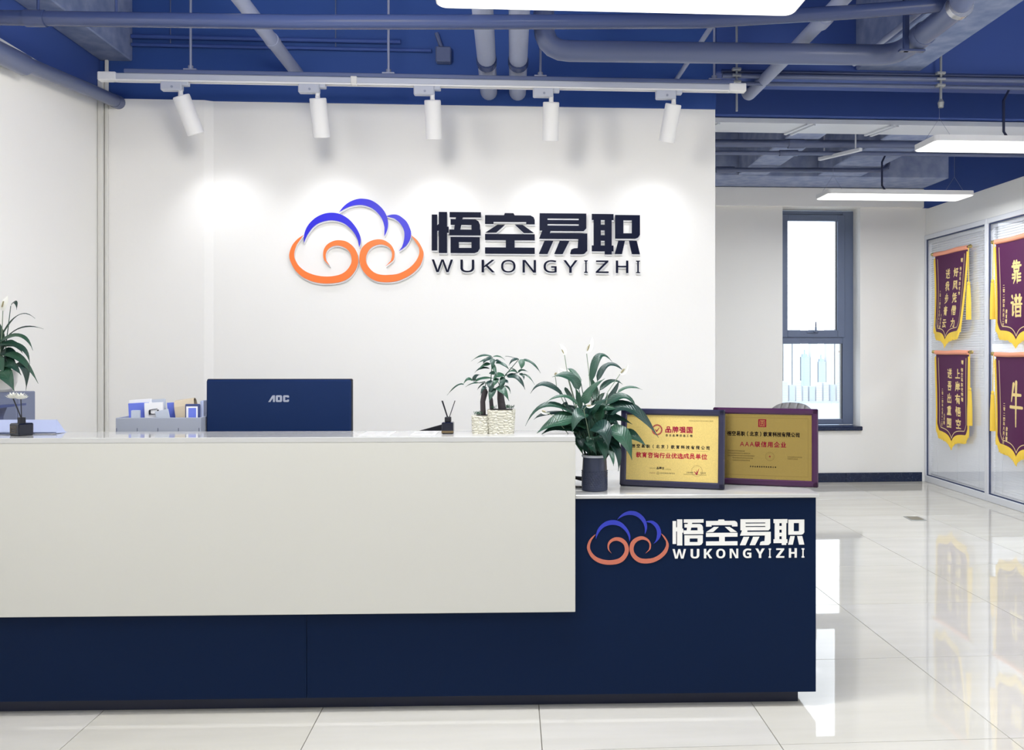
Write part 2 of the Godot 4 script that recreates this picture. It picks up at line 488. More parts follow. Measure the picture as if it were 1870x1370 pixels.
# emblem with its upper left corner at e (x, y), k metres per unit; lettering with its corner at t, s metres per unit; everything stands on z
func build_sign(parent: Node, e: Vector2, ek: Vector2, t: Vector2, s: float, z: float, thick: float, body: Material, ink: Material, blue: Material, orange: Material, ly: Vector2, font_bold: bool) -> void:
	var shapes := emblem_shapes()
	for i in shapes.size():
		var poly := PackedVector2Array()
		for p: Vector2 in shapes[i]:
			poly.append(Vector2(e.x + p.x * ek.x, e.y - p.y * ek.y))
		var zf := z + thick
		if body:
			zf = z + thick * 0.8
			var mb := MB.new()
			mb.xf.origin = BODY_SHIFT
			mb.extrude(poly, [], z, zf - 0.001)
			var b := part(parent, "emblem_crescent" if i < 3 else "emblem_swirl", mb, body)
			var mf := MB.new()
			mf.extrude(poly, [], zf, z + thick)
			part(b, "colour_face", mf, blue if i < 3 else orange)
		else:
			var mf := MB.new()
			mf.extrude(poly, [], z, zf)
			part(parent, "emblem_crescent" if i < 3 else "emblem_swirl", mf, blue if i < 3 else orange)
	for ch in sign_characters():
		var mb := MB.new()
		var mf := MB.new()
		var zf := z + thick * (0.8 if body else 0.0)
		var lift := 0.0
		for piece in ch:
			lift += 0.00006
			var outer := PackedVector2Array()
			for p: Vector2 in piece[0]:
				outer.append(Vector2(t.x + (p.x - 65) * s, t.y - (p.y - 95) * s))
			var holes := []
			if piece[1] != null:
				var h := PackedVector2Array()
				for p: Vector2 in piece[1]:
					h.append(Vector2(t.x + (p.x - 65) * s, t.y - (p.y - 95) * s))
				holes.append(h)
			if body:
				mb.xf.origin = BODY_SHIFT
				mb.extrude(outer, holes, z, zf - 0.001 + lift)
			mf.extrude(outer, holes, zf, z + thick + lift)
		if body:
			part(part(parent, "sign_character", mb, body), "colour_face", mf, ink)
		else:
			part(parent, "sign_character", mf, ink)
	var font := SystemFont.new()
	font.font_names = PackedStringArray(["Droid Sans"])
	font.font_weight = 700 if font_bold else 400
	for l in LATIN:
		var tm := TextMesh.new()
		tm.font = font
		tm.text = l[0]
		tm.font_size = 96
		tm.pixel_size = 0.01
		tm.depth = 1.0
		tm.curve_step = 1.0
		var bb := tm.get_aabb()
		var x0: float = t.x + (l[1] - 65) * s
		var w: float = (l[2] - l[1]) * s
		var layers := [[z, z + thick]] if not body else [[z, z + thick * 0.8], [z + thick * 0.8, z + thick]]
		var holder: Node = parent
		for k in layers.size():
			var dz: float = layers[k][1] - layers[k][0]
			var o := MeshInstance3D.new()
			o.mesh = tm
			o.name = "sign_letter" if k == 0 else "colour_face"
			var xf := Transform3D(Basis.from_scale(Vector3(w / bb.size.x, (ly.x - ly.y) / bb.size.y, dz / bb.size.z)), Vector3.ZERO)
			xf.origin = Vector3(x0, ly.y, layers[k][0]) - xf.basis * bb.position
			if body and k == 0:
				xf.origin += BODY_SHIFT
			o.material_override = body if body and k == 0 else ink
			holder.add_child(o, true)
			o.transform = xf if k == 0 else (holder as Node3D).transform.affine_inverse() * xf
			if k == 0:
				holder = o

# ---------------------------------------------------------------- builders
const ROOM_L := -2.27
const ROOM_R := 4.087
const WALL_Z := -5.0
const FAR_Z := -8.436
const PAINT_Y := 2.69
const CEIL_Y := 3.5
const DESK_AT := Vector3(1.11, 0, -3.139)
const DESK_TURN := -1.57

func on_desk(x: float, y: float, z: float) -> Vector3:
	return DESK_AT + Basis(Vector3.UP, deg_to_rad(DESK_TURN)) * Vector3(x, y, z)

func room() -> void:
	# floor: a screed with polished tiles on it
	var mb := MB.new()
	mb.span(Vector3(ROOM_L - 0.2, -0.12, FAR_Z - 0.2), Vector3(5.8, -0.008, 3.2))
	var fl := struct("floor", mb, M.grout)
	var cache := {}
	var xs := [ROOM_L]
	for k in range(-4, 9):
		var x := 0.10 + 0.785 * k
		if x > ROOM_L + 0.05 and x < ROOM_R - 0.05:
			xs.append(x)
	xs.append(ROOM_R)
	var zs := [FAR_Z]
	for k in range(-8, 9):
		var z := -2.845 + 0.77 * k
		if z > FAR_Z + 0.05 and z < 2.95:
			zs.append(z)
	zs.append(3.0)
	var tiles: Array[Material] = [M.tile_a, M.tile_b, M.tile_c]
	for i in xs.size() - 1:
		for j in zs.size() - 1:
			var size := Vector3(xs[i + 1] - xs[i] - 0.003, 0.008, zs[j + 1] - zs[j] - 0.003)
			var key := str(size)
			if not cache.has(key):
				var t := MB.new()
				t.box(Vector3.ZERO, size, 0.0006)
				cache[key] = t.mesh()
			var o := part(fl, "floor_tile", cache[key], tiles[(i * 7 + j * 5 + i * j) % 3])
			o.position = Vector3((xs[i] + xs[i + 1]) / 2, -0.004, (zs[j] + zs[j + 1]) / 2)
	# logo wall: white plaster, with the slightly proud bay at its left
	mb = MB.new()
	mb.span(Vector3(ROOM_L - 0.1, 0, WALL_Z - 0.12), Vector3(1.175, PAINT_Y, WALL_Z))
	var bay := PackedVector2Array([Vector2(ROOM_L, -0.01), Vector2(-1.66, -0.01), Vector2(-1.66, 0.0), Vector2(-1.705, 0.022), Vector2(ROOM_L, 0.022)])
	mb.xf = Transform3D(Basis(Vector3.RIGHT, -PI / 2), Vector3(0, 0, WALL_Z))
	# the bay's outline lies in x and z; pushed up to the paint line
	var up := PackedVector2Array()
	for p in bay:
		up.append(Vector2(p.x, -p.y))
	mb.extrude(up, [], 0.0, PAINT_Y)
	mb.xf = Transform3D()
	struct("wall_logo", mb, M.white_wall)
	mb = MB.new()
	mb.span(Vector3(ROOM_L - 0.1, PAINT_Y, WALL_Z - 0.12), Vector3(1.175, CEIL_Y, WALL_Z + 0.012))
	struct("wall_logo_upper", mb, M.navy_wall)
	mb = MB.new()
	mb.span(Vector3(1.0, 0, FAR_Z), Vector3(1.12, CEIL_Y, WALL_Z - 0.12))
	struct("wall_inner", mb, M.white_wall)
	mb = MB.new()
	mb.span(Vector3(ROOM_L - 0.2, 0, WALL_Z - 0.12), Vector3(ROOM_L, PAINT_Y, 3.0))
	struct("wall_left", mb, M.white_wall)
	mb = MB.new()
	mb.span(Vector3(ROOM_L - 0.2, PAINT_Y, WALL_Z - 0.12), Vector3(ROOM_L, CEIL_Y, 3.0))
	struct("wall_left_upper", mb, M.navy)
	mb = MB.new()
	mb.span(Vector3(ROOM_L - 0.2, 0, 3.0), Vector3(5.8, CEIL_Y, 3.2))
	struct("wall_near", mb, M.white_wall)
	mb = MB.new()
	mb.span(Vector3(5.6, 0, FAR_Z), Vector3(5.8, CEIL_Y, 3.0))
	struct("wall_outer", mb, M.white_wall)
	# far wall with its window opening
	mb = MB.new()
	var z0 := FAR_Z - 0.26
	mb.span(Vector3(1.0, 0, z0), Vector3(2.65, PAINT_Y + 0.01, FAR_Z))
	mb.span(Vector3(3.428, 0, z0), Vector3(5.8, PAINT_Y + 0.01, FAR_Z))
	mb.span(Vector3(2.65, 0, z0), Vector3(3.428, 0.507, FAR_Z))
	mb.span(Vector3(1.0, PAINT_Y + 0.01, z0), Vector3(ROOM_R - 0.03, 2.885, FAR_Z + 0.035), 0.004)
	struct("wall_far", mb, M.white_wall)
	mb = MB.new()
	mb.span(Vector3(1.0, 2.885, z0), Vector3(5.8, CEIL_Y, FAR_Z))
	mb.span(Vector3(ROOM_R - 0.03, PAINT_Y + 0.01, z0), Vector3(5.8, 2.885, FAR_Z + 0.001))
	struct("wall_far_upper", mb, M.navy)
	mb = MB.new()
	mb.span(Vector3(ROOM_L - 0.2, CEIL_Y, FAR_Z - 0.26), Vector3(5.8, CEIL_Y + 0.2, 3.2))
	struct("ceiling", mb, M.navy)
	# beams
	for b in [[Vector3(ROOM_L, 2.9, WALL_Z + 0.012), Vector3(-2.095, CEIL_Y, 3.0)], [Vector3(2.0, 2.93, -4.99), Vector3(2.385, CEIL_Y, 3.0)], [Vector3(1.175, 2.9, -5.3), Vector3(5.6, CEIL_Y, -4.99)],
		[Vector3(1.12, 2.93, -6.35), Vector3(5.6, CEIL_Y, -6.0)], [Vector3(2.07, 2.9, -7.9), Vector3(2.335, CEIL_Y, -6.35)], [Vector3(2.81, 2.9, -7.9), Vector3(3.22, CEIL_Y, -6.35)], [Vector3(1.12, 2.89, FAR_Z), Vector3(4.05, CEIL_Y, -7.9)]]:
		mb = MB.new()
		mb.span(b[0], b[1], 0.006)
		struct("ceiling_beam", mb, M.navy if b[0].x > 1.1 and b[1].x > 5.0 else M.pale_concrete if b[1].z < -6.0 else M.navy_concrete)  # far beams get a paler concrete, so their soffits look lit
	# skirting of dark veined marble along the far wall
	mb = MB.new()
	mb.span(Vector3(1.12, 0, FAR_Z), Vector3(3.279, 0.091, FAR_Z + 0.014), 0.002)
	var sk := struct("baseboard_far", mb, M.marble)
	mb = MB.new()
	mb.span(Vector3(3.281, 0, FAR_Z), Vector3(ROOM_R - 0.04, 0.091, FAR_Z + 0.014), 0.002)
	struct("skirting_board", mb, M.marble, sk)
	# vertical trunking in the left corner
	mb = MB.new()
	mb.span(Vector3(ROOM_L + 0.002, 0, WALL_Z + 0.022), Vector3(ROOM_L + 0.03, 2.83, WALL_Z + 0.05), 0.003)
	mb.span(Vector3(ROOM_L + 0.034, 0, WALL_Z + 0.022), Vector3(ROOM_L + 0.052, 2.9, WALL_Z + 0.036), 0.003)
	struct("trim_1", mb, M.trunking)

func window_far() -> void:
	var zf := FAR_Z - 0.175
	var mb := MB.new()
	for s in [[2.65, 0.55, 2.705, 2.69], [3.318, 0.55, 3.428, 2.69], [2.7045, 2.655, 3.3185, 2.69], [2.7045, 0.55, 3.3185, 0.605], [2.7045, 1.36, 3.3185, 1.435]]:
		mb.span(Vector3(s[0], s[1], zf - 0.06), Vector3(s[2], s[3], zf), 0.004)
	var w := struct("window_1", mb, M.win_frame)
	mb = MB.new()
	for s in [[2.69, 1.425, 2.752, 2.65], [3.262, 1.425, 3.335, 2.65], [2.7515, 2.59, 3.2625, 2.65], [2.7515, 1.425, 3.2625, 1.495]]:
		mb.span(Vector3(s[0], s[1], zf - 0.04), Vector3(s[2], s[3], zf + 0.018), 0.004)
	struct("sash", mb, M.win_frame, w)
	mb = MB.new()
	for s in [[3.256, 1.49, 3.263, 2.595], [3.311, 0.6, 3.319, 1.365]]:
		mb.span(Vector3(s[0], s[1], zf - 0.05), Vector3(s[2], s[3], zf - 0.012))
	struct("gasket", mb, M.black, w)
	for s in [[2.74, 1.48, 3.27, 2.6], [2.69, 0.6, 3.325, 1.37]]:
		mb = MB.new()
		mb.span(Vector3(s[0], s[1], zf - 0.038), Vector3(s[2], s[3], zf - 0.03))
		struct("pane", mb, M.pane, w)
	mb = MB.new()
	mb.span(Vector3(2.945, 1.468, zf + 0.018), Vector3(3.06, 1.487, zf + 0.034), 0.004)
	mb.tube([Vector3(3.02, 1.478, zf + 0.034), Vector3(3.022, 1.482, zf + 0.06), Vector3(3.022, 1.58, zf + 0.062)], [0.009, 0.008, 0.006])
	struct("window_handle", mb, M.win_frame, w)
	mb = MB.new()
	mb.span(Vector3(2.63, 0.507, zf), Vector3(3.44, 0.548, FAR_Z + 0.035), 0.006)
	struct("window_sill", mb, M.marble, w)

func glass_wall() -> void:
	# glazed partition on the right: bays of glass in white aluminium, each with a blind behind
	var x := ROOM_R
	var edges := [FAR_Z + 0.002]
	var z := -7.306
	while z < -3.2:
		edges.append(z)
		z += 1.06
	var mb := MB.new()
	mb.span(Vector3(x, 2.425, FAR_Z), Vector3(x + 0.1, PAINT_Y, 3.0), 0.003)
	mb.span(Vector3(x, 0.0, edges[-1]), Vector3(x + 0.1, 2.4255, 3.0), 0.003)
	struct("wall_right", mb, M.white_wall)
	for i in edges.size() - 1:
		var a: float = edges[i]
		var b: float = edges[i + 1]
		mb = MB.new()
		mb.span(Vector3(x - 0.012, 0, a), Vector3(x + 0.07, 0.062, b), 0.004)
		mb.span(Vector3(x - 0.012, 2.385, a), Vector3(x + 0.07, 2.428, b), 0.004)
		mb.span(Vector3(x - 0.012, 0.06, b - 0.03), Vector3(x + 0.07, 2.39, b), 0.004)
		mb.span(Vector3(x - 0.012, 0.06, a), Vector3(x + 0.07, 2.39, a + 0.022), 0.004)
		var w := struct("window_%d" % (i + 2), mb, M.white_alu)
		mb = MB.new()
		for s in [[0.062, a + 0.022, 2.385, a + 0.034], [0.062, b - 0.042, 2.385, b - 0.03], [0.062, a + 0.03, 0.072, b - 0.03], [2.375, a + 0.03, 2.385, b - 0.03]]:
			mb.span(Vector3(x + 0.001, s[0], s[1]), Vector3(x + 0.012, s[2], s[3]))
		struct("gasket", mb, M.seal, w)
		mb = MB.new()
		mb.span(Vector3(x + 0.004, 0.066, a + 0.026), Vector3(x + 0.010, 2.38, b - 0.034))
		struct("pane", mb, M.pane, w)
		# blind
		var t := thing("venetian_blind", ["closed white venetian blind behind the glass bay in the far right corner", "closed white venetian blind behind the second glass bay from the far corner"][i] if i < 2 else "closed white venetian blind behind the glass bay beside the %s, outside the view" % ["third mullion", "fourth mullion", "end wall", "last post"][mini(i - 2, 3)], "blind", Vector3(x + 0.045, 0.07, (a + b) / 2 - 0.004), -90, "venetian blinds behind the glazed partition")
		var hw := (b - a) / 2 - 0.04
		mb = MB.new()
		mb.span(Vector3(-hw, 2.275, -0.012), Vector3(hw, 2.31, 0.018), 0.003)
		part(t, "head_rail", mb, M.white_alu)
		mb = MB.new()
		var bas := Basis(Vector3.RIGHT, deg_to_rad(48))
		var y := 0.03
		while y < 2.27:
			mb.xf = Transform3D(bas, Vector3(0, y, 0))
			mb.box(Vector3.ZERO, Vector3(hw * 2, 0.0012, 0.025))
			y += 0.0215
		mb.xf = Transform3D()
		var sl := part(t, "slats", mb, M.blind)
		sl.set_meta("kind", "stuff")
		mb = MB.new()
		mb.span(Vector3(-hw, 0.0, -0.01), Vector3(hw, 0.016, 0.012), 0.003)
		part(t, "bottom_rail", mb, M.white_alu)
		mb = MB.new()
		for xx in [-hw * 0.72, 0.0, hw * 0.72]:
			mb.span(Vector3(xx - 0.0015, 0.01, 0.012), Vector3(xx + 0.0015, 2.28, 0.0135))
		part(t, "ladder_cord", mb, M.blind)
		mb = MB.new()
		y = 1.0
		while y < 2.27:
			mb.box(Vector3(hw - 0.075, y, 0.022), Vector3(0.009, 0.011, 0.009), 0.003)
			y += 0.027
		var bc := part(t, "bead_chain", mb, M.bead)
		bc.set_meta("kind", "stuff")

func panel_light(at: Vector3, length: float, label: String, seen: bool, group := "", power := 1.0) -> void:
	var t := thing("panel_light", label, "ceiling light", at, 0, group)
	var w := 0.3
	var h := 0.034
	var pl := rounded(length, w, 0.035)
	var mb := MB.new()
	mb.xf = Transform3D(Basis(Vector3.RIGHT, -PI / 2), Vector3.ZERO)
	mb.extrude(pl, [], 0.0, h, true)
	part(t, "housing", mb, M.lamp_white)
	mb = MB.new()
	mb.xf = Transform3D(Basis(Vector3.RIGHT, -PI / 2), Vector3.ZERO)
	mb.extrude(rounded(length - 0.014, w - 0.014, 0.03), [], -0.004, 0.001, true)
	part(t, "diffuser", mb, M.lamp_glow, "glowing white diffuser")
	if seen:
		for sx in [-0.42, 0.42]:
			mb = MB.new()
			var yk := 0.17
			mb.rod(Vector3(length * sx, yk, 0), Vector3(length * sx, CEIL_Y - at.y, 0), 0.0012, 6)
			mb.rod(Vector3(length * sx, yk, 0), Vector3(length * sx - 0.09, h, 0.0), 0.001, 6)
			mb.rod(Vector3(length * sx, yk, 0), Vector3(length * sx + 0.09, h, 0.0), 0.001, 6)
			part(t, "hanging_wire", mb, M.wire)
		mb = MB.new()
		mb.tube([Vector3(-0.06, h, 0), Vector3(-0.1, h + 0.06, 0), Vector3(-0.1, h + 0.25, 0), Vector3(-0.06, h + 0.33, 0), Vector3(-0.07, 0.6, 0), Vector3(-0.06, CEIL_Y - at.y, 0)], [0.008, 0.008, 0.008, 0.007, 0.005, 0.004], 8)
		part(t, "power_cable", mb, M.cable)
	var l := AreaLight3D.new()
	l.name = "panel_glow"
	l.area_size = Vector2(length - 0.03, w - 0.03)
	l.light_energy = PANEL_POWER * power
	l.light_color = Color(0.97, 0.985, 1.0)
	l.shadow_enabled = true
	l.position = Vector3(0, -0.006, 0)
	l.rotation_degrees.x = -90
	if l.get("area_range") != null:
		l.set("area_range", 20.0)
	t.add_child(l)

func where_hung(p: Vector3) -> String:
	var side := "beyond the glass partition" if p.x > 4.0 else "on the right" if p.x > 1.0 else "on the left" if p.x < -0.5 else "in the middle"
	var near := "above the desk front" if p.z < -1.9 else "just before the camera" if p.z < -0.6 else "above the camera" if p.z < 0.5 else "behind the camera"
	return side + ", " + (near if p.x < 4.0 else ("at its far end" if p.z < -5.0 else "at its near end"))

func unseen_globe_lamp(at: Vector3, power: float) -> void:  # unseen lamp out of view, placed to brighten the walls and ceiling
	var t := thing("unseen_globe_lamp", "unseen globe lamp placed to light the walls, hung %s" % where_hung(at), "unseen lamp", at, 0, "unseen globe lamps placed to light the walls")
	var mb := MB.new()
	var prof := []
	for k in 17:
		var a := -PI / 2 + PI * k / 16
		prof.append(Vector2(cos(a) * 0.24, sin(a) * 0.24))
	mb.lathe(Vector3.ZERO, prof, 28)
	part(t, "globe", mb, M.lamp_glow, "glowing globe of the unseen lamp")
	mb = MB.new()
	mb.rod(Vector3(0, 0.238, 0), Vector3(0, CEIL_Y - at.y, 0), 0.006, 8)
	part(t, "hanging_rod", mb, M.lamp_white)
	var l := OmniLight3D.new()
	l.name = "globe_glow"
	l.omni_range = 20.0
	l.omni_attenuation = 2.0
	l.light_size = 0.23
	l.light_energy = GLOBE_POWER * power
	l.light_color = Color(1.0, 0.98, 0.94)
	l.shadow_enabled = true
	t.add_child(l)

func rounded(l: float, w: float, r: float) -> PackedVector2Array:
	var p := PackedVector2Array()
	for c in [[1, 1, 0], [-1, 1, 90], [-1, -1, 180], [1, -1, 270]]:
		for k in 6:
			var a := deg_to_rad(c[2] + k * 18.0)
			p.append(Vector2(c[0] * (l / 2 - r) + cos(a) * r, c[1] * (w / 2 - r) + sin(a) * r))
	return p

const GLOBE_POWER := 3.6
const PANEL_POWER := 5.6
const SPOT_POWER := 0.34

func track_and_spots() -> void:
	var y := 2.695
	var z := -4.6
	var big := 1.07
	var t := thing("light_track", "long white ceiling track hung on thin rods in front of the logo wall", "light track", Vector3(-0.428, y, z))
	t.scale = Vector3.ONE * big
	var mb := MB.new()
	mb.span(Vector3(-1.545, -0.014, -0.017), Vector3(1.545, 0.016, 0.017), 0.003)
	part(t, "rail", mb, M.rail_grey)
	for sz in [-1, 1]:
		mb = MB.new()
		mb.span(Vector3(-1.5, -0.021, sz * 0.014 - 0.003), Vector3(1.5, -0.0135, sz * 0.014 + 0.003))
		part(t, "rail_lip", mb, M.lamp_white)
	mb = MB.new()
	mb.span(Vector3(-1.44, 0.016, -0.02), Vector3(1.5, 0.036, 0.02), 0.003)
	part(t, "carrier_channel", mb, M.channel_blue)
	for s in [-1, 1]:
		mb = MB.new()
		mb.box(Vector3(s * 1.52, 0.0, 0), Vector3(0.085, 0.042, 0.042), 0.004)
		part(t, "end_cap", mb, M.lamp_white)
	mb = MB.new()
	mb.box(Vector3(-0.36, 0.001, 0), Vector3(0.03, 0.04, 0.043), 0.003)
	part(t, "rail_joint", mb, M.trunking)
	for x in [-1.135, -0.196, 0.542, 1.405]:
		mb = MB.new()
		mb.rod(Vector3(x, 0.03, 0), Vector3(x, (CEIL_Y - y) / big, 0), 0.006, 8)
		mb.rod(Vector3(x, 0.034, 0), Vector3(x, 0.06, 0), 0.013, 6)
		mb.box(Vector3(x, 0.04, 0), Vector3(0.06, 0.008, 0.03), 0.001)
		part(t, "hanging_rod", mb, M.galvanised)
	# spots: x, sideways tilt, towards the wall
	var look := ["first track spotlight from the left, tilted well to the right", "second white track spotlight from the left, hanging nearly straight", "middle white cylinder spotlight on the track, above the cloud emblem's right edge", "fourth track spotlight from the left, hanging upright above the sign lettering", "rightmost track spotlight, leaning slightly to the left near the wall's end"]
	var spots := [[-1.582, 17.0, 9.0], [-0.935, 2.5, 9.0], [-0.384, 1.0, 9.0], [0.195, -0.5, 9.0], [0.802, -8.0, 9.0]]
	for i in 5:
		var s: Array = spots[i]
		var o := thing("track_spotlight", look[i], "spotlight", Vector3(s[0] * big, y - 0.018 * big, z), 0, "white spotlights on the ceiling track")
		o.scale = Vector3.ONE * big
		mb = MB.new()
		mb.span(Vector3(-0.09, -0.045, -0.018), Vector3(0.01, 0.0, 0.018), 0.005)
		mb.span(Vector3(0.01, -0.02, -0.016), Vector3(0.04, 0.0, 0.016), 0.003)
		part(o, "adapter", mb, M.rail_grey)
		mb = MB.new()
		mb.rod(Vector3(-0.035, -0.028, 0.017), Vector3(-0.035, -0.028, 0.02), 0.006, 10)
		part(o, "lock_knob", mb, M.galvanised)
		mb = MB.new()
		mb.rod(Vector3(0, -0.035, 0), Vector3(0, -0.062, 0), 0.011, 12)
		mb.box(Vector3(0, -0.062, 0), Vector3(0.022, 0.02, 0.014), 0.004)
		part(o, "swivel", mb, M.lamp_white)
		var can := Basis(Vector3.BACK, deg_to_rad(s[1])) * Basis(Vector3.RIGHT, deg_to_rad(s[2] + 8.0))
		mb = MB.new()
		mb.xf = Transform3D(can, Vector3(0, -0.062, 0))
		mb.lathe(Vector3.ZERO, [Vector2(0.0, -0.004), Vector2(0.037, -0.004), Vector2(0.04, -0.008), Vector2(0.04, -0.188), Vector2(0.037, -0.19), Vector2(0.034, -0.188), Vector2(0.031, -0.17), Vector2(0.0, -0.165)].map(func(p): return p), 32)
		part(o, "lamp_body", mb, M.lamp_white)
		mb = MB.new()
		mb.xf = Transform3D(can, Vector3(0, -0.062, 0))
		mb.lathe(Vector3.ZERO, [Vector2(0.0, -0.172), Vector2(0.029, -0.172), Vector2(0.029, -0.169)], 20)
		part(o, "lamp_lens", mb, M.lamp_glow, "glowing lens")
		var l := SpotLight3D.new()
		l.name = "spot_glow"
		l.light_energy = SPOT_POWER
		l.light_color = Color(0.98, 0.985, 1.0)
		l.spot_range = 12.0
		l.spot_angle = 50.0
		l.spot_angle_attenuation = 1.0
		l.light_size = 0.03
		l.shadow_enabled = true
		o.add_child(l)
		var d := Basis(Vector3.BACK, deg_to_rad(s[1] * 0.5)) * Basis(Vector3.RIGHT, deg_to_rad(25.0)) * Vector3.DOWN
		l.position = Vector3(0, -0.062, 0) + can * Vector3(0, -0.196, 0)
		l.basis = Basis.looking_at(d, Vector3(0, 0, 1))

func bend(pts: Array, r: float, n := 5) -> Array:
	# rounds the corners of a run of points
	var out := [pts[0]]
	for i in range(1, pts.size() - 1):
		var a: Vector3 = pts[i] + (pts[i - 1] - pts[i]).limit_length(r)
		var b: Vector3 = pts[i] + (pts[i + 1] - pts[i]).limit_length(r)
		for k in n + 1:
			var t := float(k) / n
			out.append(a * (1 - t) * (1 - t) + pts[i] * 2 * t * (1 - t) + b * t * t)
	out.append(pts[-1])
	return out

func pipe(called: String, label: String, cat: String, pts: Array, r: float, corner := 0.0, m: Material = null, extras: Array = [], group := "") -> Node3D:
	var base: Vector3 = pts[0]
	var t := thing(called, label, cat, base, 0, group)
	var local := pts.map(func(p): return p - base)
	if corner > 0.0:
		local = bend(local, corner)
	var mb := MB.new()
	mb.tube(local, [r], 18)
	var mm: Material = m if m else M.pipe
	part(t, "pipe_run", mb, mm)
	for e in extras:    # [name, from, to, radius]
		mb = MB.new()
		mb.rod(e[1] - base, e[2] - base, e[3], 18)
		part(t, e[0], mb, e[4] if e.size() > 4 else mm)
	return t

func ceiling_services() -> void:
	var t: Node3D
	# long pipe across the whole ceiling
	t = pipe("ceiling_pipe", "long horizontal pipe crossing the whole ceiling just below the top of the view", "pipe", [Vector3(-2.26, 2.655, -3.7), Vector3(-0.9, 2.665, -3.7), Vector3(0.0, 2.685, -3.7), Vector3(0.8, 2.706, -3.7), Vector3(1.45, 2.755, -3.69), Vector3(1.98, 2.805, -3.68)], 0.03, 0.0, M.pipe_dark, [["coupling", Vector3(-1.98, 2.656, -3.7), Vector3(-1.9, 2.657, -3.7), 0.034]])
	for x in [-1.93, -1.62]:
		var mb := MB.new()
		mb.rod(Vector3(x, 2.66, -3.7) - t.position, Vector3(x, CEIL_Y if x > -1.7 else 2.9, -3.7) - t.position, 0.006, 8)
		part(t, "hanger", mb, M.pipe_dark)
	# fat pipe with an elbow at each end
	t = pipe("ceiling_pipe", "thick pipe behind the long one, with a rounded elbow at its left and right end", "pipe", [Vector3(0.155, 3.3, -4.2), Vector3(0.155, 2.737, -4.2), Vector3(1.89, 2.75, -4.2), Vector3(1.9, 2.765, -3.55), Vector3(1.9, 3.1, -3.5)], 0.05, 0.12, M.pipe, [["coupling", Vector3(1.896, 2.757, -4.0), Vector3(1.897, 2.759, -3.92), 0.056], ["metal_ring", Vector3(1.9, 2.762, -3.63), Vector3(1.9, 2.764, -3.6), 0.055, M.steel]])
	var mb := MB.new()
	mb.span(Vector3(1.82, 2.69, -3.985) - t.position, Vector3(1.845, 3.3, -3.965) - t.position, 0.002)
	mb.span(Vector3(1.80, 2.69, -3.99) - t.position, Vector3(1.92, 2.70, -3.96) - t.position, 0.002)
	part(t, "bracket", mb, M.pipe_dark)
	# pair of drain pipes running into the wall above the sign
	var side := ["left of the two parallel drain pipes that enter the wall above the track", "right of the two parallel drain pipes that enter the wall above the track"]
	for i in 2:
		var x: float = [-0.128, 0.035][i]
		pipe("drain_pipe", side[i], "pipe", [Vector3(x, 2.83, -2.9), Vector3(x, 2.81, -4.3), Vector3(x, 2.80, -4.65), Vector3(x, 2.765, -5.0)], 0.048, 0.25, M.pipe_light, [["collar", Vector3(x, 2.797, -4.52), Vector3(x, 2.79, -4.56), 0.053, M.pipe_dark]], "twin drain pipes above the track")
	pipe("ceiling_pipe", "pale slanting pipe at the upper left that runs back to the wall behind the track", "pipe", [Vector3(-1.195, 2.85, -2.6), Vector3(-1.196, 2.85, -5.0)], 0.034, 0.0, M.pipe_light, [["coupling", Vector3(-1.195, 2.85, -4.5), Vector3(-1.195, 2.85, -4.44), 0.037]])
	pipe("ceiling_pipe", "pale pipe running back over the thick pipe and past the right end of the track", "pipe", [Vector3(1.465, 2.85, -2.8), Vector3(1.452, 2.85, -4.6), Vector3(1.441, 2.85, -5.3), Vector3(1.441, 2.95, -5.33)], 0.034, 0.08, M.pipe_light, [["coupling", Vector3(1.458, 2.85, -4.06), Vector3(1.457, 2.85, -3.98), 0.041]])
	pipe("ceiling_pipe", "thin pale rod-like pipe slanting down to the right end of the track", "pipe", [Vector3(0.97, 2.85, -3.2), Vector3(0.942, 2.85, -5.0)], 0.0125, 0.0, M.pipe_light)
	pipe("ceiling_pipe", "short thin pipe in the upper right between the pale pipe and the bracketed elbow", "pipe", [Vector3(1.9, 2.87, -3.4), Vector3(1.875, 2.87, -4.7)], 0.014, 0.0, M.pipe_light)
	pipe("ceiling_pipe", "lagged pipe running along the top of the left white wall into the corner", "pipe", [Vector3(-2.205, 2.55, -3.3), Vector3(-2.2, 2.585, -3.95), Vector3(-2.18, 2.655, -4.75), Vector3(-2.166, 2.668, -4.975)], 0.034, 0.0, M.pipe, [["socket", Vector3(-2.205, 2.548, -3.3), Vector3(-2.2, 2.592, -4.1), 0.048], ["cap", Vector3(-2.17, 2.666, -4.93), Vector3(-2.166, 2.668, -4.98), 0.037]])
	# faint conduits on the wall above the track
	t = pipe("conduit", "two thin conduits and a small junction box on the navy wall above the track", "conduit", [Vector3(-2.09, 3.03, -4.96), Vector3(-0.62, 3.03, -4.96)], 0.012, 0.0, M.navy)
	mb = MB.new()
	mb.rod(Vector3(-2.09, 2.985, -4.96) - t.position, Vector3(-0.45, 2.985, -4.96) - t.position, 0.01, 10)
	part(t, "pipe_run", mb, M.navy)
	mb = MB.new()
	mb.box(Vector3(-0.38, 2.955, -4.95) - t.position, Vector3(0.085, 0.085, 0.06), 0.006)
	mb.rod(Vector3(-0.39, 2.99, -4.95) - t.position, Vector3(-0.42, 3.08, -4.95) - t.position, 0.012, 8)
	part(t, "junction_box", mb, M.pipe)
	for x in [-1.88, -0.98]:
		mb = MB.new()
		mb.rod(Vector3(x, 2.98, -4.96) - t.position, Vector3(x, CEIL_Y, -4.96) - t.position, 0.003, 6)
		part(t, "hanger", mb, M.pipe)
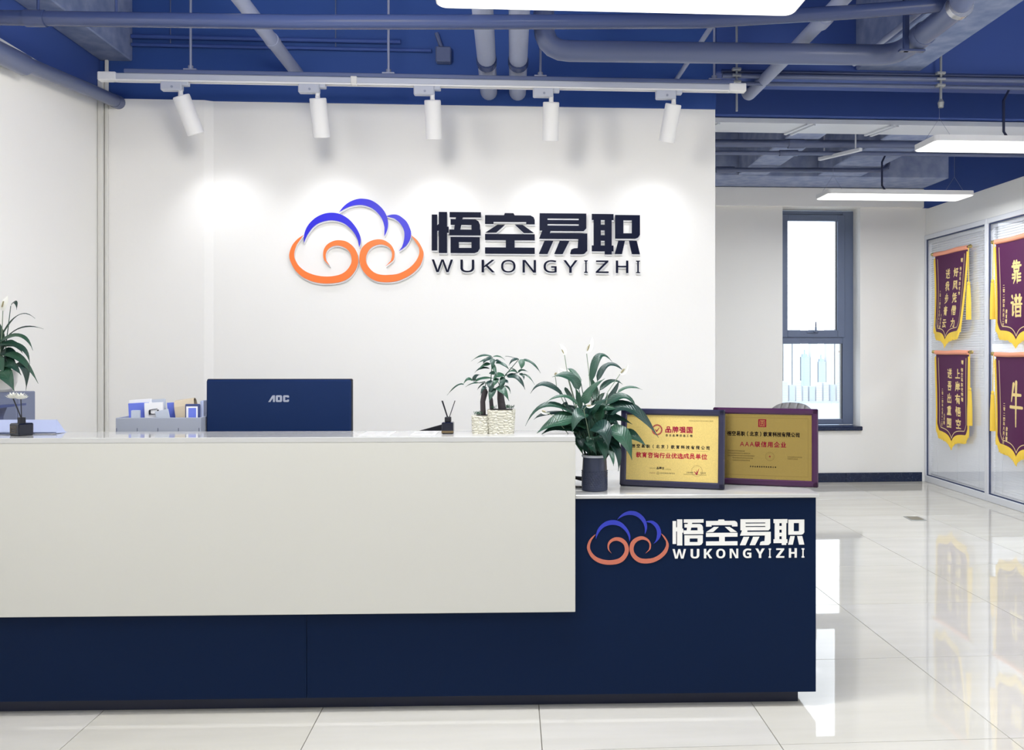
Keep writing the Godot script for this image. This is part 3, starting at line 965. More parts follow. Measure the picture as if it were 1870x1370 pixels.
	# bundle of conduits along the beam at the right
	t = pipe("conduit", "bundle of three thin conduits running right along the dark ceiling beam", "conduit", [Vector3(1.2, 2.895, -4.95), Vector3(4.9, 2.9, -4.95)], 0.012, 0.0, M.pipe_dark)
	for q in [[2.865, -4.93, 0.014], [2.828, -4.95, 0.012]]:
		mb = MB.new()
		mb.rod(Vector3(1.2, q[0], q[1]) - t.position, Vector3(4.9, q[0] + 0.006, q[1]) - t.position, q[2], 10)
		part(t, "pipe_run", mb, M.pipe)
	for x in [1.28, 2.475]:
		mb = MB.new()
		mb.rod(Vector3(x, 2.7 if x > 2 else 2.66, -4.92) - t.position, Vector3(x, 3.4, -4.92) - t.position, 0.007, 8)
		for yy in [2.83, 2.865, 2.9]:
			mb.box(Vector3(x, yy, -4.925) - t.position, Vector3(0.05, 0.014, 0.03), 0.002)
		if x > 2:
			mb.lathe(Vector3(x, 2.7, -4.92) - t.position, [Vector2(0, 0), Vector2(0.014, 0.0), Vector2(0.018, 0.03), Vector2(0.008, 0.05)], 10)
		part(t, "hanger", mb, M.steel_dull)
	# cable tray under the second beam
	t = thing("cable_tray", "flat pale cable tray with clip brackets under the dark beam at the right", "cable tray", Vector3(1.13, 2.888, -6.175))
	mb = MB.new()
	mb.span(Vector3(0, 0, -0.135), Vector3(4.4, 0.037, 0.135), 0.003)
	part(t, "tray", mb, M.tray)
	for x in [0.24, 0.92, 1.52]:
		mb = MB.new()
		mb.xf = Transform3D(Basis(Vector3.UP, 0.25), Vector3(x, -0.006, 0))
		mb.span(Vector3(-0.02, -0.006, -0.15), Vector3(0.0, 0.006, 0.15), 0.001)
		mb.span(Vector3(0.03, -0.006, -0.15), Vector3(0.05, 0.006, 0.15), 0.001)
		part(t, "clip_bracket", mb, M.tray)
	# pipes between the beams
	t = pipe("ceiling_pipe", "larger of two parallel pipes below the cable tray at the right", "pipe", [Vector3(1.14, 2.86, -6.55), Vector3(2.75, 2.875, -6.55), Vector3(5.5, 2.875, -6.55)], 0.03, 0.0, M.pipe, [["coupling", Vector3(2.1, 2.869, -6.55), Vector3(2.22, 2.87, -6.55), 0.036]])
	t = pipe("ceiling_pipe", "smaller of two parallel pipes below the cable tray at the right", "pipe", [Vector3(1.14, 2.8, -6.6), Vector3(2.75, 2.815, -6.6), Vector3(5.5, 2.82, -6.6)], 0.017, 0.0, M.pipe, [["coupling", Vector3(2.05, 2.808, -6.6), Vector3(2.19, 2.81, -6.6), 0.024]])
	mb = MB.new()
	mb.xf = Transform3D(Basis(Vector3.UP, 0.5), Vector3(2.5, 2.785, -6.55) - t.position)
	mb.span(Vector3(-0.016, -0.004, -0.2), Vector3(0.016, 0.02, 0.2), 0.002)
	mb.rod(Vector3(0, 0.01, -0.15), Vector3(0, 0.7, -0.15), 0.006, 8)
	mb.rod(Vector3(0, 0.01, 0.15), Vector3(0, 0.7, 0.15), 0.006, 8)
	part(t, "bracket", mb, M.tray)
	pipe("ceiling_pipe", "lowest thin pipe at the right, in front of the last ceiling beam", "pipe", [Vector3(1.14, 2.855, -7.5), Vector3(3.28, 2.875, -7.5), Vector3(3.3, 2.95, -7.5), Vector3(3.3, CEIL_Y, -7.5)], 0.02, 0.06, M.pipe, [["coupling", Vector3(1.77, 2.862, -7.5), Vector3(1.93, 2.863, -7.5), 0.028]])

func desk() -> void:
	var t := thing("reception_desk", "long white and navy reception desk with the company emblem and name on its lower right", "desk", DESK_AT, DESK_TURN)
	var mb := MB.new()
	var lx := -3.33
	mb.span(Vector3(lx, 0, -0.6), Vector3(-0.051, 0.056, -0.05), 0.001)
	part(t, "toe_kick", mb, M.kick)
	for s in [[lx, -1.844], [-1.8425, 0.0]]:
		mb = MB.new()
		mb.span(Vector3(s[0], 0.054, -0.018), Vector3(s[1], 0.766, 0.0), 0.001)
		part(t, "front_panel", mb, M.desk_navy)
	mb = MB.new()
	mb.span(Vector3(-0.018, 0.054, -0.62), Vector3(0.0, 0.766, -0.0185), 0.001)
	part(t, "side_panel", mb, M.desk_navy)
	mb = MB.new()
	mb.span(Vector3(lx, 0.364, 0.0), Vector3(-0.881, 0.974, 0.035), 0.0015)
	mb.span(Vector3(lx, 0.766, -0.16), Vector3(-0.881, 0.974, 0.0), 0.0015)
	part(t, "upper_front", mb, M.desk_white)
	mb = MB.new()
	mb.span(Vector3(lx, 0.974, -0.2), Vector3(-0.881, 0.993, 0.0355), 0.0015)
	part(t, "counter_top", mb, M.counter)
	mb = MB.new()
	mb.span(Vector3(-0.88, 0.7665, -0.624), Vector3(0.006, 0.78, 0.02), 0.0015)
	part(t, "low_counter_top", mb, M.counter)
	mb = MB.new()
	mb.span(Vector3(lx, 0.73, -0.8), Vector3(-0.882, 0.75, -0.16), 0.002)
	part(t, "worktop", mb, M.counter)
	mb = MB.new()
	mb.span(Vector3(lx, 0.056, -0.78), Vector3(lx + 0.018, 0.73, -0.02), 0.001)
	part(t, "support_panel", mb, M.desk_navy)
	mb = MB.new()
	mb.span(Vector3(-0.9, 0.056, -0.6), Vector3(-0.882, 0.76, -0.02), 0.001)
	part(t, "support_panel", mb, M.desk_navy)
	build_sign(t, Vector2(-0.837, 0.719), Vector2(0.0001895, 0.000189), Vector2(-0.526, 0.687), 0.000282, 0.0, 0.003, null, M.sign_white, M.emblem_blue_dim, M.emblem_copper, Vector2(0.579, 0.545), true)

func wall_sign() -> void:
	var t := thing("wall_sign", "large raised company sign with blue and orange cloud emblem and navy characters on white wall", "sign", Vector3(0, 0, WALL_Z))
	build_sign(t, Vector2(-1.239, 2.151), Vector2(0.000475, 0.000464), Vector2(-0.449, 2.081), 0.000692, 0.0, 0.022, M.acrylic, M.sign_navy, M.emblem_blue, M.emblem_orange, Vector2(1.812, 1.741), false)

func monitor() -> void:
	var t := thing("monitor", "navy back of a wide computer monitor with a small grey logo, standing behind the counter", "monitor", on_desk(-2.0835, 0.75, -0.5), DESK_TURN)
	var mb := MB.new()
	mb.span(Vector3(-0.299, 0.07, -0.02), Vector3(0.299, 0.432, 0.0), 0.004)
	part(t, "screen_frame", mb, M.black)
	mb = MB.new()
	mb.span(Vector3(-0.296, 0.073, 0.0), Vector3(0.296, 0.429, 0.014), 0.006)
	var back := part(t, "back_cover", mb, M.monitor_navy)
	# letters of the maker's mark
	var k := 0.000347
	var o := Vector2(-0.043, 0.365)
	var shapes := [
		[[Vector2(782, 315), Vector2(830, 240), Vector2(838, 235), Vector2(862, 235), Vector2(862, 315), Vector2(838, 315), Vector2(838, 268), Vector2(808, 315)], null],
		[[Vector2(882, 235), Vector2(935, 235), Vector2(945, 245), Vector2(945, 305), Vector2(935, 315), Vector2(882, 315), Vector2(872, 305), Vector2(872, 245)], R(897, 257, 920, 293)],
		[[Vector2(968, 235), Vector2(1018, 235), Vector2(1028, 245), Vector2(1028, 262), Vector2(1003, 262), Vector2(1003, 257), Vector2(983, 257), Vector2(983, 293), Vector2(1003, 293), Vector2(1003, 286), Vector2(1028, 286), Vector2(1028, 305), Vector2(1018, 315), Vector2(968, 315), Vector2(958, 305), Vector2(958, 245)], null]]
	mb = MB.new()
	for s in shapes:
		var outer := PackedVector2Array()
		for p: Vector2 in s[0]:
			outer.append(Vector2(o.x + (p.x - 782) * k, o.y - (p.y - 235) * k))
		var holes := []
		if s[1] != null:
			var h := PackedVector2Array()
			for p: Vector2 in s[1]:
				h.append(Vector2(o.x + (p.x - 782) * k, o.y - (p.y - 235) * k))
			holes.append(h)
		mb.extrude(outer, holes, 0.013, 0.0148)
	part(back, "maker_logo", mb, M.logo_grey)
	mb = MB.new()
	mb.span(Vector3(-0.035, 0.01, 0.012), Vector3(0.035, 0.18, 0.05), 0.006)
	part(t, "stand_neck", mb, M.black)
	mb = MB.new()
	mb.span(Vector3(-0.13, 0, -0.1), Vector3(0.13, 0.012, 0.1), 0.004)
	part(t, "stand_base", mb, M.black)

func file_tray() -> void:
	var at := on_desk(-2.555, 0.75, -0.52)
	var t := thing("file_box", "low grey file box with dark slots on the worktop left of the monitor", "file box", at, DESK_TURN)
	var mb := MB.new()
	var w := 0.17
	mb.span(Vector3(-w, 0, -0.08), Vector3(w, 0.012, 0.08), 0.002)
	mb.span(Vector3(-w, 0, 0.07), Vector3(w, 0.277, 0.08), 0.002)
	mb.span(Vector3(-w, 0, -0.08), Vector3(w, 0.277, -0.07), 0.002)
	part(t, "box_wall", mb, M.tray_grey)
	for x in [-w + 0.004, w - 0.004]:
		mb = MB.new()
		mb.span(Vector3(x - 0.004, 0, -0.0695), Vector3(x + 0.004, 0.277, 0.0695), 0.001)
		part(t, "end_wall", mb, M.tray_grey)
	for k in 5:
		mb = MB.new()
		var x := -w + 0.004 + k * (2 * w - 0.01) / 4
		mb.span(Vector3(x - 0.001, 0.0, 0.0795), Vector3(x + 0.0012, 0.235, 0.081))
		part(t, "slot", mb, M.slot_dark)
	# what stands in it: x, height, width, tilt, depth, turn
	var items := [
		["paper_folder", "white paper folder leaning at the far left of the grey file box", "folder", -0.104, 0.345, 0.092, -4.0, -0.045, 0.006, M.paper],
		["plastic_folder", "blue plastic folder second from the left in the grey file box", "folder", -0.106, 0.332, 0.085, -3.0, -0.02, 0.004, M.folder_blue],
		["paper_bundle", "pale blue-grey sheaf of papers behind the clipped sheets in the file box", "papers", -0.05, 0.345, 0.085, -3.0, -0.05, 0.008, M.paper_grey],
		["paper_stack", "small grey stack of cards standing upright low in the file box", "cards", -0.105, 0.305, 0.03, 0.0, 0.045, 0.02, M.paper_grey],
		["paper_sheets", "white papers held by a black binder clip in the grey file box", "papers", -0.04, 0.334, 0.075, -2.0, 0.0, 0.012, M.paper],
		["plastic_folder", "blue plastic folder in the middle of the file box, right of the binder clip", "folder", 0.045, 0.334, 0.065, -4.0, -0.03, 0.004, M.folder_blue],
		["paper_sheets", "grey printed sheets slanting in front of the middle blue folder", "papers", 0.05, 0.31, 0.055, -12.0, 0.02, 0.004, M.paper_grey],
	]
	for it in items:
		var o := thing(it[0], it[1], it[2], at + Basis(Vector3.UP, deg_to_rad(DESK_TURN)) * Vector3(it[3], 0.0125, it[7]), DESK_TURN, "stationery in the grey file box")
		var b := MB.new()
		b.xf = Transform3D(Basis(Vector3.BACK, deg_to_rad(-it[6])), Vector3.ZERO)
		b.span(Vector3(-it[5] / 2, 0.0 if it[6] > -2 else 0.01, -it[8] / 2), Vector3(it[5] / 2, it[4] - 0.0125, it[8] / 2), 0.0008)
		part(o, "sheets", b, it[9])
		if it[1].contains("held by"):
			var cl := MB.new()
			cl.xf = b.xf
			for sx in [-0.018, 0.016]:
				cl.span(Vector3(sx, 0.272, 0.006), Vector3(sx + 0.007, 0.292, 0.012), 0.002)
			cl.tube([Vector3(-0.014, 0.277, 0.009), Vector3(-0.005, 0.274, 0.01), Vector3(0.01, 0.275, 0.01), Vector3(0.018, 0.282, 0.009)], [0.0016], 6)
			cl.tube([Vector3(-0.016, 0.291, 0.009), Vector3(0.0, 0.294, 0.01), Vector3(0.017, 0.295, 0.009)], [0.0014], 6)
			part(o, "binder_clip", cl, M.black, "black binder clip")
	# kraft envelope bent over
	var o := thing("kraft_envelope", "bent brown kraft envelope standing in the right of the file box", "envelope", at + Basis(Vector3.UP, deg_to_rad(DESK_TURN)) * Vector3(0.115, 0.0125, -0.02), DESK_TURN, "stationery in the grey file box")
	var b := MB.new()
	b.xf = Transform3D(Basis(Vector3.BACK, deg_to_rad(8)), Vector3.ZERO)
	var prof := [Vector2(-0.02, 0.02), Vector2(-0.02, 0.30), Vector2(-0.012, 0.328), Vector2(0.002, 0.338), Vector2(0.016, 0.332), Vector2(0.022, 0.31), Vector2(0.022, 0.02)]
	for i in prof.size() - 1:
		var p: Vector2 = prof[i]
		var q: Vector2 = prof[i + 1]
		var nn := Vector3(0, -(q.x - p.x), (q.y - p.y)).normalized()
		b.flat(Vector3(-0.04, p.y, p.x), Vector3(0.042, p.y, p.x), Vector3(0.042, q.y, q.x), Vector3(-0.04, q.y, q.x), nn)
		b.flat(Vector3(-0.04, p.y, p.x * 0.92), Vector3(0.042, p.y, p.x * 0.92), Vector3(0.042, q.y, q.x * 0.92), Vector3(-0.04, q.y, q.x * 0.92), -nn)
	part(o, "paper_fold", b, M.kraft)
	# small framed card
	o = thing("card_holder", "small navy framed card standing at the right front of the file box", "card holder", at + Basis(Vector3.UP, deg_to_rad(DESK_TURN)) * Vector3(0.125, 0.0125, 0.045), DESK_TURN, "stationery in the grey file box")
	b = MB.new()
	b.span(Vector3(-0.03, 0.0, -0.006), Vector3(0.03, 0.318, 0.004), 0.003)
	part(o, "frame", b, M.navy_plastic)
	b = MB.new()
	b.span(Vector3(-0.024, 0.2, 0.004), Vector3(0.022, 0.308, 0.0055))
	part(o, "card", b, M.paper)
	b = MB.new()
	b.span(Vector3(-0.015, 0.24, 0.0055), Vector3(0.016, 0.302, 0.0062))
	part(o, "print", b, M.folder_blue)
	o = thing("card_holder", "pale folder edge touching the monitor at the file box's right end", "folder", at + Basis(Vector3.UP, deg_to_rad(DESK_TURN)) * Vector3(0.154, 0.0125, 0.0), DESK_TURN, "stationery in the grey file box")
	b = MB.new()
	b.span(Vector3(-0.005, 0.0, -0.06), Vector3(0.008, 0.33, 0.03), 0.002)
	part(o, "sleeve", b, M.paper_blue)

func counter_items() -> void:
	# reed diffuser
	var t := thing("reed_diffuser", "small black square reed diffuser with dark sticks, left of the stone-patterned planter", "diffuser", on_desk(-1.347, 0.993, -0.085), DESK_TURN)
	var mb := MB.new()
	mb.span(Vector3(-0.0215, 0, -0.0215), Vector3(0.0215, 0.043, 0.0215), 0.003)
	part(t, "bottle", mb, M.black_glass)
	mb = MB.new()
	mb.span(Vector3(-0.0218, 0.004, 0.0212), Vector3(0.0218, 0.012, 0.0219), 0.001)
	part(t, "foot_band", mb, M.gold_dim)
	mb = MB.new()
	mb.span(Vector3(-0.0115, 0.043, -0.0115), Vector3(0.0115, 0.062, 0.0115), 0.002)
	part(t, "collar", mb, M.black)
	for r in [[-0.002, -0.023, 0.0], [0.0, -0.019, 0.008], [0.004, 0.026, 0.002]]:
		mb = MB.new()
		mb.rod(Vector3(r[0], 0.058, 0), Vector3(r[1], 0.122, r[2]), 0.0016, 8)
		part(t, "reed_stick", mb, M.black)
	# flower diffuser at the left end
	t = thing("flower_diffuser", "dark cube diffuser bottle with two white paper flowers at the left end of the counter", "diffuser", on_desk(-2.883, 0.993, -0.065), DESK_TURN)
	mb = MB.new()
	mb.xf = Transform3D(Basis(Vector3.UP, deg_to_rad(-28)), Vector3.ZERO)
	mb.span(Vector3(-0.028, 0, -0.028), Vector3(0.028, 0.045, 0.028), 0.004)
	var bt := part(t, "bottle", mb, M.black_glass)
	mb = MB.new()
	mb.xf = Transform3D(Basis(Vector3.UP, deg_to_rad(-28)), Vector3.ZERO)
	for f in [[-0.02, 0.012, 0.012, 0.0135], [-0.02, 0.0335, 0.012, 0.035], [-0.02, 0.012, -0.0185, 0.035], [0.0105, 0.012, 0.012, 0.035], [-0.012, 0.026, 0.004, 0.028], [-0.012, 0.02, 0.004, 0.021]]:
		mb.span(Vector3(f[0], f[1], 0.0275), Vector3(f[2], f[3], 0.0285))
	part(bt, "label_frame", mb, M.gold_dim)
	mb = MB.new()
	mb.lathe(Vector3(0, 0.045, 0), [Vector2(0, 0), Vector2(0.013, 0), Vector2(0.013, 0.02), Vector2(0.006, 0.021), Vector2(0, 0.021)], 16)
	part(t, "collar", mb, M.black)
	var heads := [Vector3(-0.028, 0.134, 0.004), Vector3(0.003, 0.132, 0.01)]
	for i in 2:
		mb = MB.new()
		mb.rod(Vector3(0, 0.06, 0), heads[i], 0.0022 if i == 0 else 0.0017, 8)
		part(t, "flower_stick", mb, M.black)
		mb = MB.new()
		for ring in 4:
			var nn := 9 - ring
			for k in nn:
				var a := TAU * k / nn + ring * 0.4 + i
				var d := Vector3(cos(a), 0, sin(a))
				var r := 0.026 - ring * 0.0045
				var y := 0.004 + ring * 0.004
				mb.leaf(heads[i] + d * 0.001, heads[i] + d * r * 0.6 + Vector3.UP * (y * 0.7), heads[i] + d * r + Vector3.UP * (y + 0.007), 0.022 - ring * 0.003, Vector3.UP, 0.2, 0.7, 5)
		part(t, "paper_flower", mb, M.petal)
	# printed leaflets fanned at the left end
	t = thing("leaflets", "folded white printed leaflets lying fanned open behind the flower diffuser", "leaflets", on_desk(-2.96, 0.993, -0.155), DESK_TURN)
	for s in [[0.0, 0.014, 0.0, 0.0], [0.02, 0.03, 0.002, 6.0], [0.006, 0.046, 0.004, 2.0]]:
		mb = MB.new()
		mb.flat(Vector3(-0.14, s[1], -0.05), Vector3(0.125, s[1], -0.05), Vector3(0.175 - s[0], 0.002 + s[2], 0.03), Vector3(-0.11, 0.002 + s[2], 0.04), Vector3(0, 0.9, 0.4).normalized())
		mb.flat(Vector3(-0.14, s[1] - 0.0008, -0.05), Vector3(0.125, s[1] - 0.0008, -0.05), Vector3(0.175 - s[0], 0.001 + s[2], 0.03), Vector3(-0.11, 0.001 + s[2], 0.04), -Vector3(0, 0.9, 0.4).normalized())
		mb.flat(Vector3(0.125, s[1], -0.05), Vector3(0.127, s[1], -0.052), Vector3(0.177 - s[0], 0.0, -0.03), Vector3(0.175 - s[0], 0.002, 0.03), Vector3(0.8, 0.6, 0))
		part(t, "leaflet", mb, M.paper_blue)  # white paper, its blue-grey shading put into the colour
	# two printed sheets under the counter's gloss
	for s in [[-1.605, -0.09, 0.11, 0.17, "printed paper sheet lying on the counter just right of the monitor"], [-1.433, -0.09, 0.09, 0.16, "second printed sheet lying on the counter, next to the reed diffuser"]]:
		var o := thing("paper_sheet", s[4], "paper", on_desk(s[0], 0.993, s[1]), DESK_TURN, "sheets lying on the counter")
		mb = MB.new()
		mb.span(Vector3(-s[2] / 2, 0, -s[3] / 2), Vector3(s[2] / 2, 0.0012, s[3] / 2))
		part(o, "sheet", mb, M.sheet)
		mb = MB.new()
		for r in 9:
			for c in 2:
				var wv: float = rng.randf_range(0.3, 0.46) * s[2]
				mb.span(Vector3(-s[2] * 0.45 + c * s[2] * 0.47, 0.0012, -s[3] * 0.4 + r * s[3] * 0.09), Vector3(-s[2] * 0.45 + c * s[2] * 0.47 + wv * 0.9, 0.0014, -s[3] * 0.4 + r * s[3] * 0.09 + 0.006))
		part(o, "print", mb, M.print_grey)
	# dark wedge behind the diffuser
	t = thing("document_case", "dark flat document case leaning behind the counter, left of the reed diffuser", "document case", on_desk(-1.42, 0.75, -0.34), DESK_TURN)
	mb = MB.new()
	mb.extrude(PackedVector2Array([Vector2(-0.13, 0.0), Vector2(0.05, 0.0), Vector2(0.05, 0.262), Vector2(-0.13, 0.212)]), [], -0.02, 0.0, true)
	part(t, "case_body", mb, M.black)
	# grey case, navy stand
	t = thing("metal_box", "grey metal box at the desk's far left, carrying the white plant pot", "box", on_desk(-3.238, 0.75, -0.53), DESK_TURN)
	mb = MB.new()
	mb.span(Vector3(-0.093, 0, -0.09), Vector3(0.093, 0.378, 0.03), 0.003)
	part(t, "box_body", mb, M.box_grey)
	mb = MB.new()
	mb.span(Vector3(-0.088, 0.02, 0.03), Vector3(0.087, 0.355, 0.034), 0.002)
	part(t, "front_plate", mb, M.box_grey)
	t = thing("leaflet_stand", "dark bent sheet stand between the grey box and the fanned leaflets", "leaflet stand", on_desk(-3.085, 0.75, -0.3), DESK_TURN)
	mb = MB.new()
	mb.extrude(PackedVector2Array([Vector2(-0.05, 0), Vector2(-0.038, 0), Vector2(-0.038, 0.29), Vector2(-0.024, 0.326), Vector2(0.05, 0.334), Vector2(0.05, 0.343), Vector2(-0.03, 0.338), Vector2(-0.05, 0.298)]), [], -0.06, 0.02, true)
	part(t, "bent_sheet", mb, M.navy_plastic)
	# black cable end on the low counter
	t = thing("charging_cable", "black plug and thin cables lying on the low counter beside the plant pot", "cable", on_desk(-0.865, 0.78, -0.19), DESK_TURN)
	mb = MB.new()
	mb.tube([Vector3(-0.01, 0.03, -0.02), Vector3(0.02, 0.028, 0.0), Vector3(0.05, 0.016, 0.02)], [0.006, 0.009, 0.004], 8)
	mb.tube([Vector3(-0.01, 0.003, 0.05), Vector3(0.03, 0.003, 0.055), Vector3(0.06, 0.003, 0.04)], [0.0022], 6)
	mb.tube([Vector3(-0.01, 0.003, 0.02), Vector3(0.02, 0.003, 0.03), Vector3(0.05, 0.003, 0.02)], [0.0018], 6)
	part(t, "cable_run", mb, M.black)

# leaves given as [start, middle, tip, width] in the drawing's own units, z pulls the middle and tip forward
func leaf_from(t: Node3D, called: String, l: Array, k: float, o: Vector2, z0: float, m: Material, fold := 0.25, facing := Vector3(0, 0.75, 0.65)) -> void:
	var z: float = l[7]
	var a := Vector3((l[0] - o.x) * k, (o.y - l[1]) * k, z0 + z * 0.45)
	var b := Vector3((l[2] - o.x) * k, (o.y - l[3]) * k, z0 + z * 0.85)
	var c := Vector3((l[4] - o.x) * k, (o.y - l[5]) * k, z0 + z)
	var mb := MB.new()
	mb.leaf(a, b, c, l[6] * k * 1.18, facing, fold)
	part(t, called, mb, m)

func peace_lily() -> void:
	var t := thing("peace_lily", "bushy peace lily with white blooms in a dark patterned pot on the low counter", "plant", on_desk(-0.803, 0.78, -0.095), DESK_TURN)
	var mb := MB.new()
	mb.lathe(Vector3.ZERO, [Vector2(0, 0), Vector2(0.046, 0), Vector2(0.0485, 0.003), Vector2(0.047, 0.07), Vector2(0.044, 0.122), Vector2(0.0465, 0.124), Vector2(0.0475, 0.128), Vector2(0.0465, 0.133), Vector2(0.042, 0.133), Vector2(0.042, 0.112), Vector2(0, 0.112)], 40)
	var pot := part(t, "pot", mb, M.pot_dark)
	mb = MB.new()
	mb.lathe(Vector3.ZERO, [Vector2(0.0464, 0.1238), Vector2(0.048, 0.1255), Vector2(0.048, 0.131), Vector2(0.0464, 0.1332)], 40)
	part(pot, "rim", mb, M.pot_rim)
	# raised diamond lattice on the lower half
	mb = MB.new()
	for i in 30:
		for j in 9:
			var a := TAU * (i + 0.5 * (j % 2)) / 30
			var y := 0.012 + j * 0.0075
			var r := 0.0478
			mb.xf = Transform3D(Basis(Vector3.UP, -a + PI / 2), Vector3(cos(a) * r, y, sin(a) * r))
			mb.box(Vector3.ZERO, Vector3(0.0062, 0.0052, 0.0022), 0.001)
	var lat := part(pot, "relief_pattern", mb, M.pot_dark)
	lat.set_meta("kind", "stuff")
	mb = MB.new()
	mb.lathe(Vector3.ZERO, [Vector2(0.0, 0.118), Vector2(0.042, 0.114)], 20)
	part(t, "soil", mb, M.soil)
	var o := Vector2(598, 1305)
	var k := 0.00046
	var L := [
		[575, 430, 640, 225, 752, 270, 75, -0.05], [620, 425, 715, 290, 848, 352, 62, -0.02], [490, 440, 425, 350, 378, 325, 55, -0.05], [470, 490, 385, 385, 252, 388, 110, 0.01],
		[345, 540, 190, 445, 78, 520, 62, 0.02], [460, 610, 340, 540, 200, 590, 48, 0.04], [430, 690, 200, 610, 38, 775, 62, 0.05], [430, 690, 220, 680, 104, 730, 52, 0.03],
		[460, 720, 290, 740, 128, 832, 150, 0.06], [470, 830, 300, 790, 160, 850, 90, 0.05], [460, 860, 290, 862, 112, 846, 34, 0.05], [520, 610, 565, 500, 682, 402, 88, 0.0],
		[640, 500, 740, 425, 832, 452, 55, -0.03], [690, 615, 760, 510, 802, 418, 58, -0.02], [785, 515, 880, 472, 988, 494, 36, 0.0], [690, 610, 830, 545, 932, 638, 84, 0.03],
		[700, 690, 880, 640, 1105, 875, 150, 0.05], [640, 670, 720, 635, 840, 650, 70, 0.03], [530, 680, 455, 700, 408, 820, 125, 0.08], [560, 800, 655, 800, 690, 950, 165, 0.11],
		[700, 800, 810, 860, 880, 1040, 160, 0.09], [800, 830, 900, 860, 1010, 945, 105, 0.05], [690, 900, 765, 970, 770, 1125, 72, 0.1], [690, 920, 720, 1000, 730, 1080, 52, 0.11],
		[620, 870, 660, 940, 658, 1045, 100, 0.1], [460, 870, 500, 930, 545, 1005, 75, 0.05], [450, 850, 470, 930, 500, 1000, 60, 0.04], [570, 770, 510, 690, 468, 555, 95, -0.05],
		[585, 770, 610, 640, 605, 550, 95, -0.06], [620, 770, 680, 680, 745, 610, 95, -0.05], [560, 860, 560, 770, 515, 640, 95, 0.0], [600, 880, 650, 790, 730, 690, 90, 0.0],
		[600, 580, 600, 480, 555, 375, 72, -0.06], [415, 570, 370, 500, 362, 470, 48, 0.0], [480, 700, 400, 640, 310, 630, 70, -0.02], [480, 640, 470, 560, 440, 470, 60, -0.03],
		[560, 700, 620, 610, 700, 560, 80, 0.04], [540, 690, 590, 620, 640, 600, 50, 0.06], [520, 820, 440, 790, 330, 810, 95, 0.03], [660, 760, 760, 720, 900, 770, 110, 0.02],
		[720, 860, 750, 900, 800, 960, 80, 0.08], [600, 640, 650, 560, 690, 520, 60, -0.04], [520, 900, 560, 930, 600, 1000, 70, 0.08], [330, 640, 360, 600, 380, 640, 40, 0.03],
		[640, 640, 690, 600, 700, 520, 60, -0.02], [560, 880, 600, 930, 640, 1000, 75, 0.06], [700, 940, 690, 980, 680, 1030, 60, 0.08], [480, 800, 420, 730, 330, 700, 80, -0.01],
	]
	# inner leaves that fill the heart of the bush
	for i in 34:
		var q := TAU * i / 34.0 * 5.0
		var reach := rng.randf_range(90, 230)
		var sx := 590 + cos(q) * 60
		var sy := 800 + sin(q) * 70
		L.append([sx, sy, sx + cos(q) * reach * 0.55, sy - 40 + sin(q) * reach * 0.35, sx + cos(q) * reach, sy - 10 + sin(q) * reach * 0.6, rng.randf_range(75, 125), rng.randf_range(-0.06, 0.05)])
	for i in L.size():
		leaf_from(t, "leaf", L[i], k, o, 0.0, [M.leaf_a, M.leaf_b, M.leaf_c][i % 3])
		# its stalk down to the pot
		mb = MB.new()
		var s := Vector3((L[i][0] - o.x) * k, (o.y - L[i][1]) * k, L[i][7] * 0.45)
		var foot := Vector3(clampf(s.x * 0.25, -0.03, 0.03), 0.115, clampf(s.z * 0.4, -0.03, 0.03))
		mb.tube([foot, (foot + s) / 2 + Vector3(-s.x * 0.12, 0.0, 0.0), s], [0.0024, 0.002, 0.0014], 6)
		part(t, "stalk", mb, M.stalk)
	for f in [[380, 370, 355, 210, 350, 205, 315, 122, 46, -0.02], [553, 330, 537, 200, 538, 185, 582, 57, 52, -0.03], [705, 510, 805, 365, 806, 362, 870, 282, 46, 0.0], [290, 470, 278, 380, 272, 372, 300, 335, 44, 0.0], [375, 380, 360, 360, 362, 368, 318, 320, 26, -0.01], [500, 640, 525, 612, 520, 612, 592, 598, 26, 0.08], [260, 690, 170, 655, 165, 650, 232, 668, 36, 0.06]]:
		mb = MB.new()
		var z: float = f[9]
		var a := Vector3((f[0] - o.x) * k, (o.y - f[1]) * k, z)
		var b := Vector3((f[2] - o.x) * k, (o.y - f[3]) * k, z)
		var root := Vector3(clampf(a.x * 0.2, -0.03, 0.03), 0.115, 0)
		mb.tube([root, (root + a) / 2 + Vector3(0.004, 0, 0), a, b], [0.0018, 0.0016, 0.0014, 0.0014], 6)
		var st := part(t, "flower_stem", mb, M.stem_pale)
		mb = MB.new()
		var s0 := Vector3((f[4] - o.x) * k, (o.y - f[5]) * k, z)
		var s1 := Vector3((f[6] - o.x) * k, (o.y - f[7]) * k, z)
		var bow := (s1 - s0).cross(Vector3.BACK).normalized() * 0.006
		mb.leaf(s0, (s0 + s1) / 2 + bow, s1, f[8] * k, Vector3(0.2, 0.2, 1), 0.5, 0.4)
		part(st, "spathe", mb, M.petal)
		mb = MB.new()
		var d := (s1 - s0)
		mb.tube([s0 + d * 0.08, s0 + d * 0.3 + Vector3(0, 0, 0.003), s0 + d * 0.5 + Vector3(0, 0, 0.003)], [0.002, 0.0032, 0.002], 8)
		part(st, "spadix", mb, M.spadix)

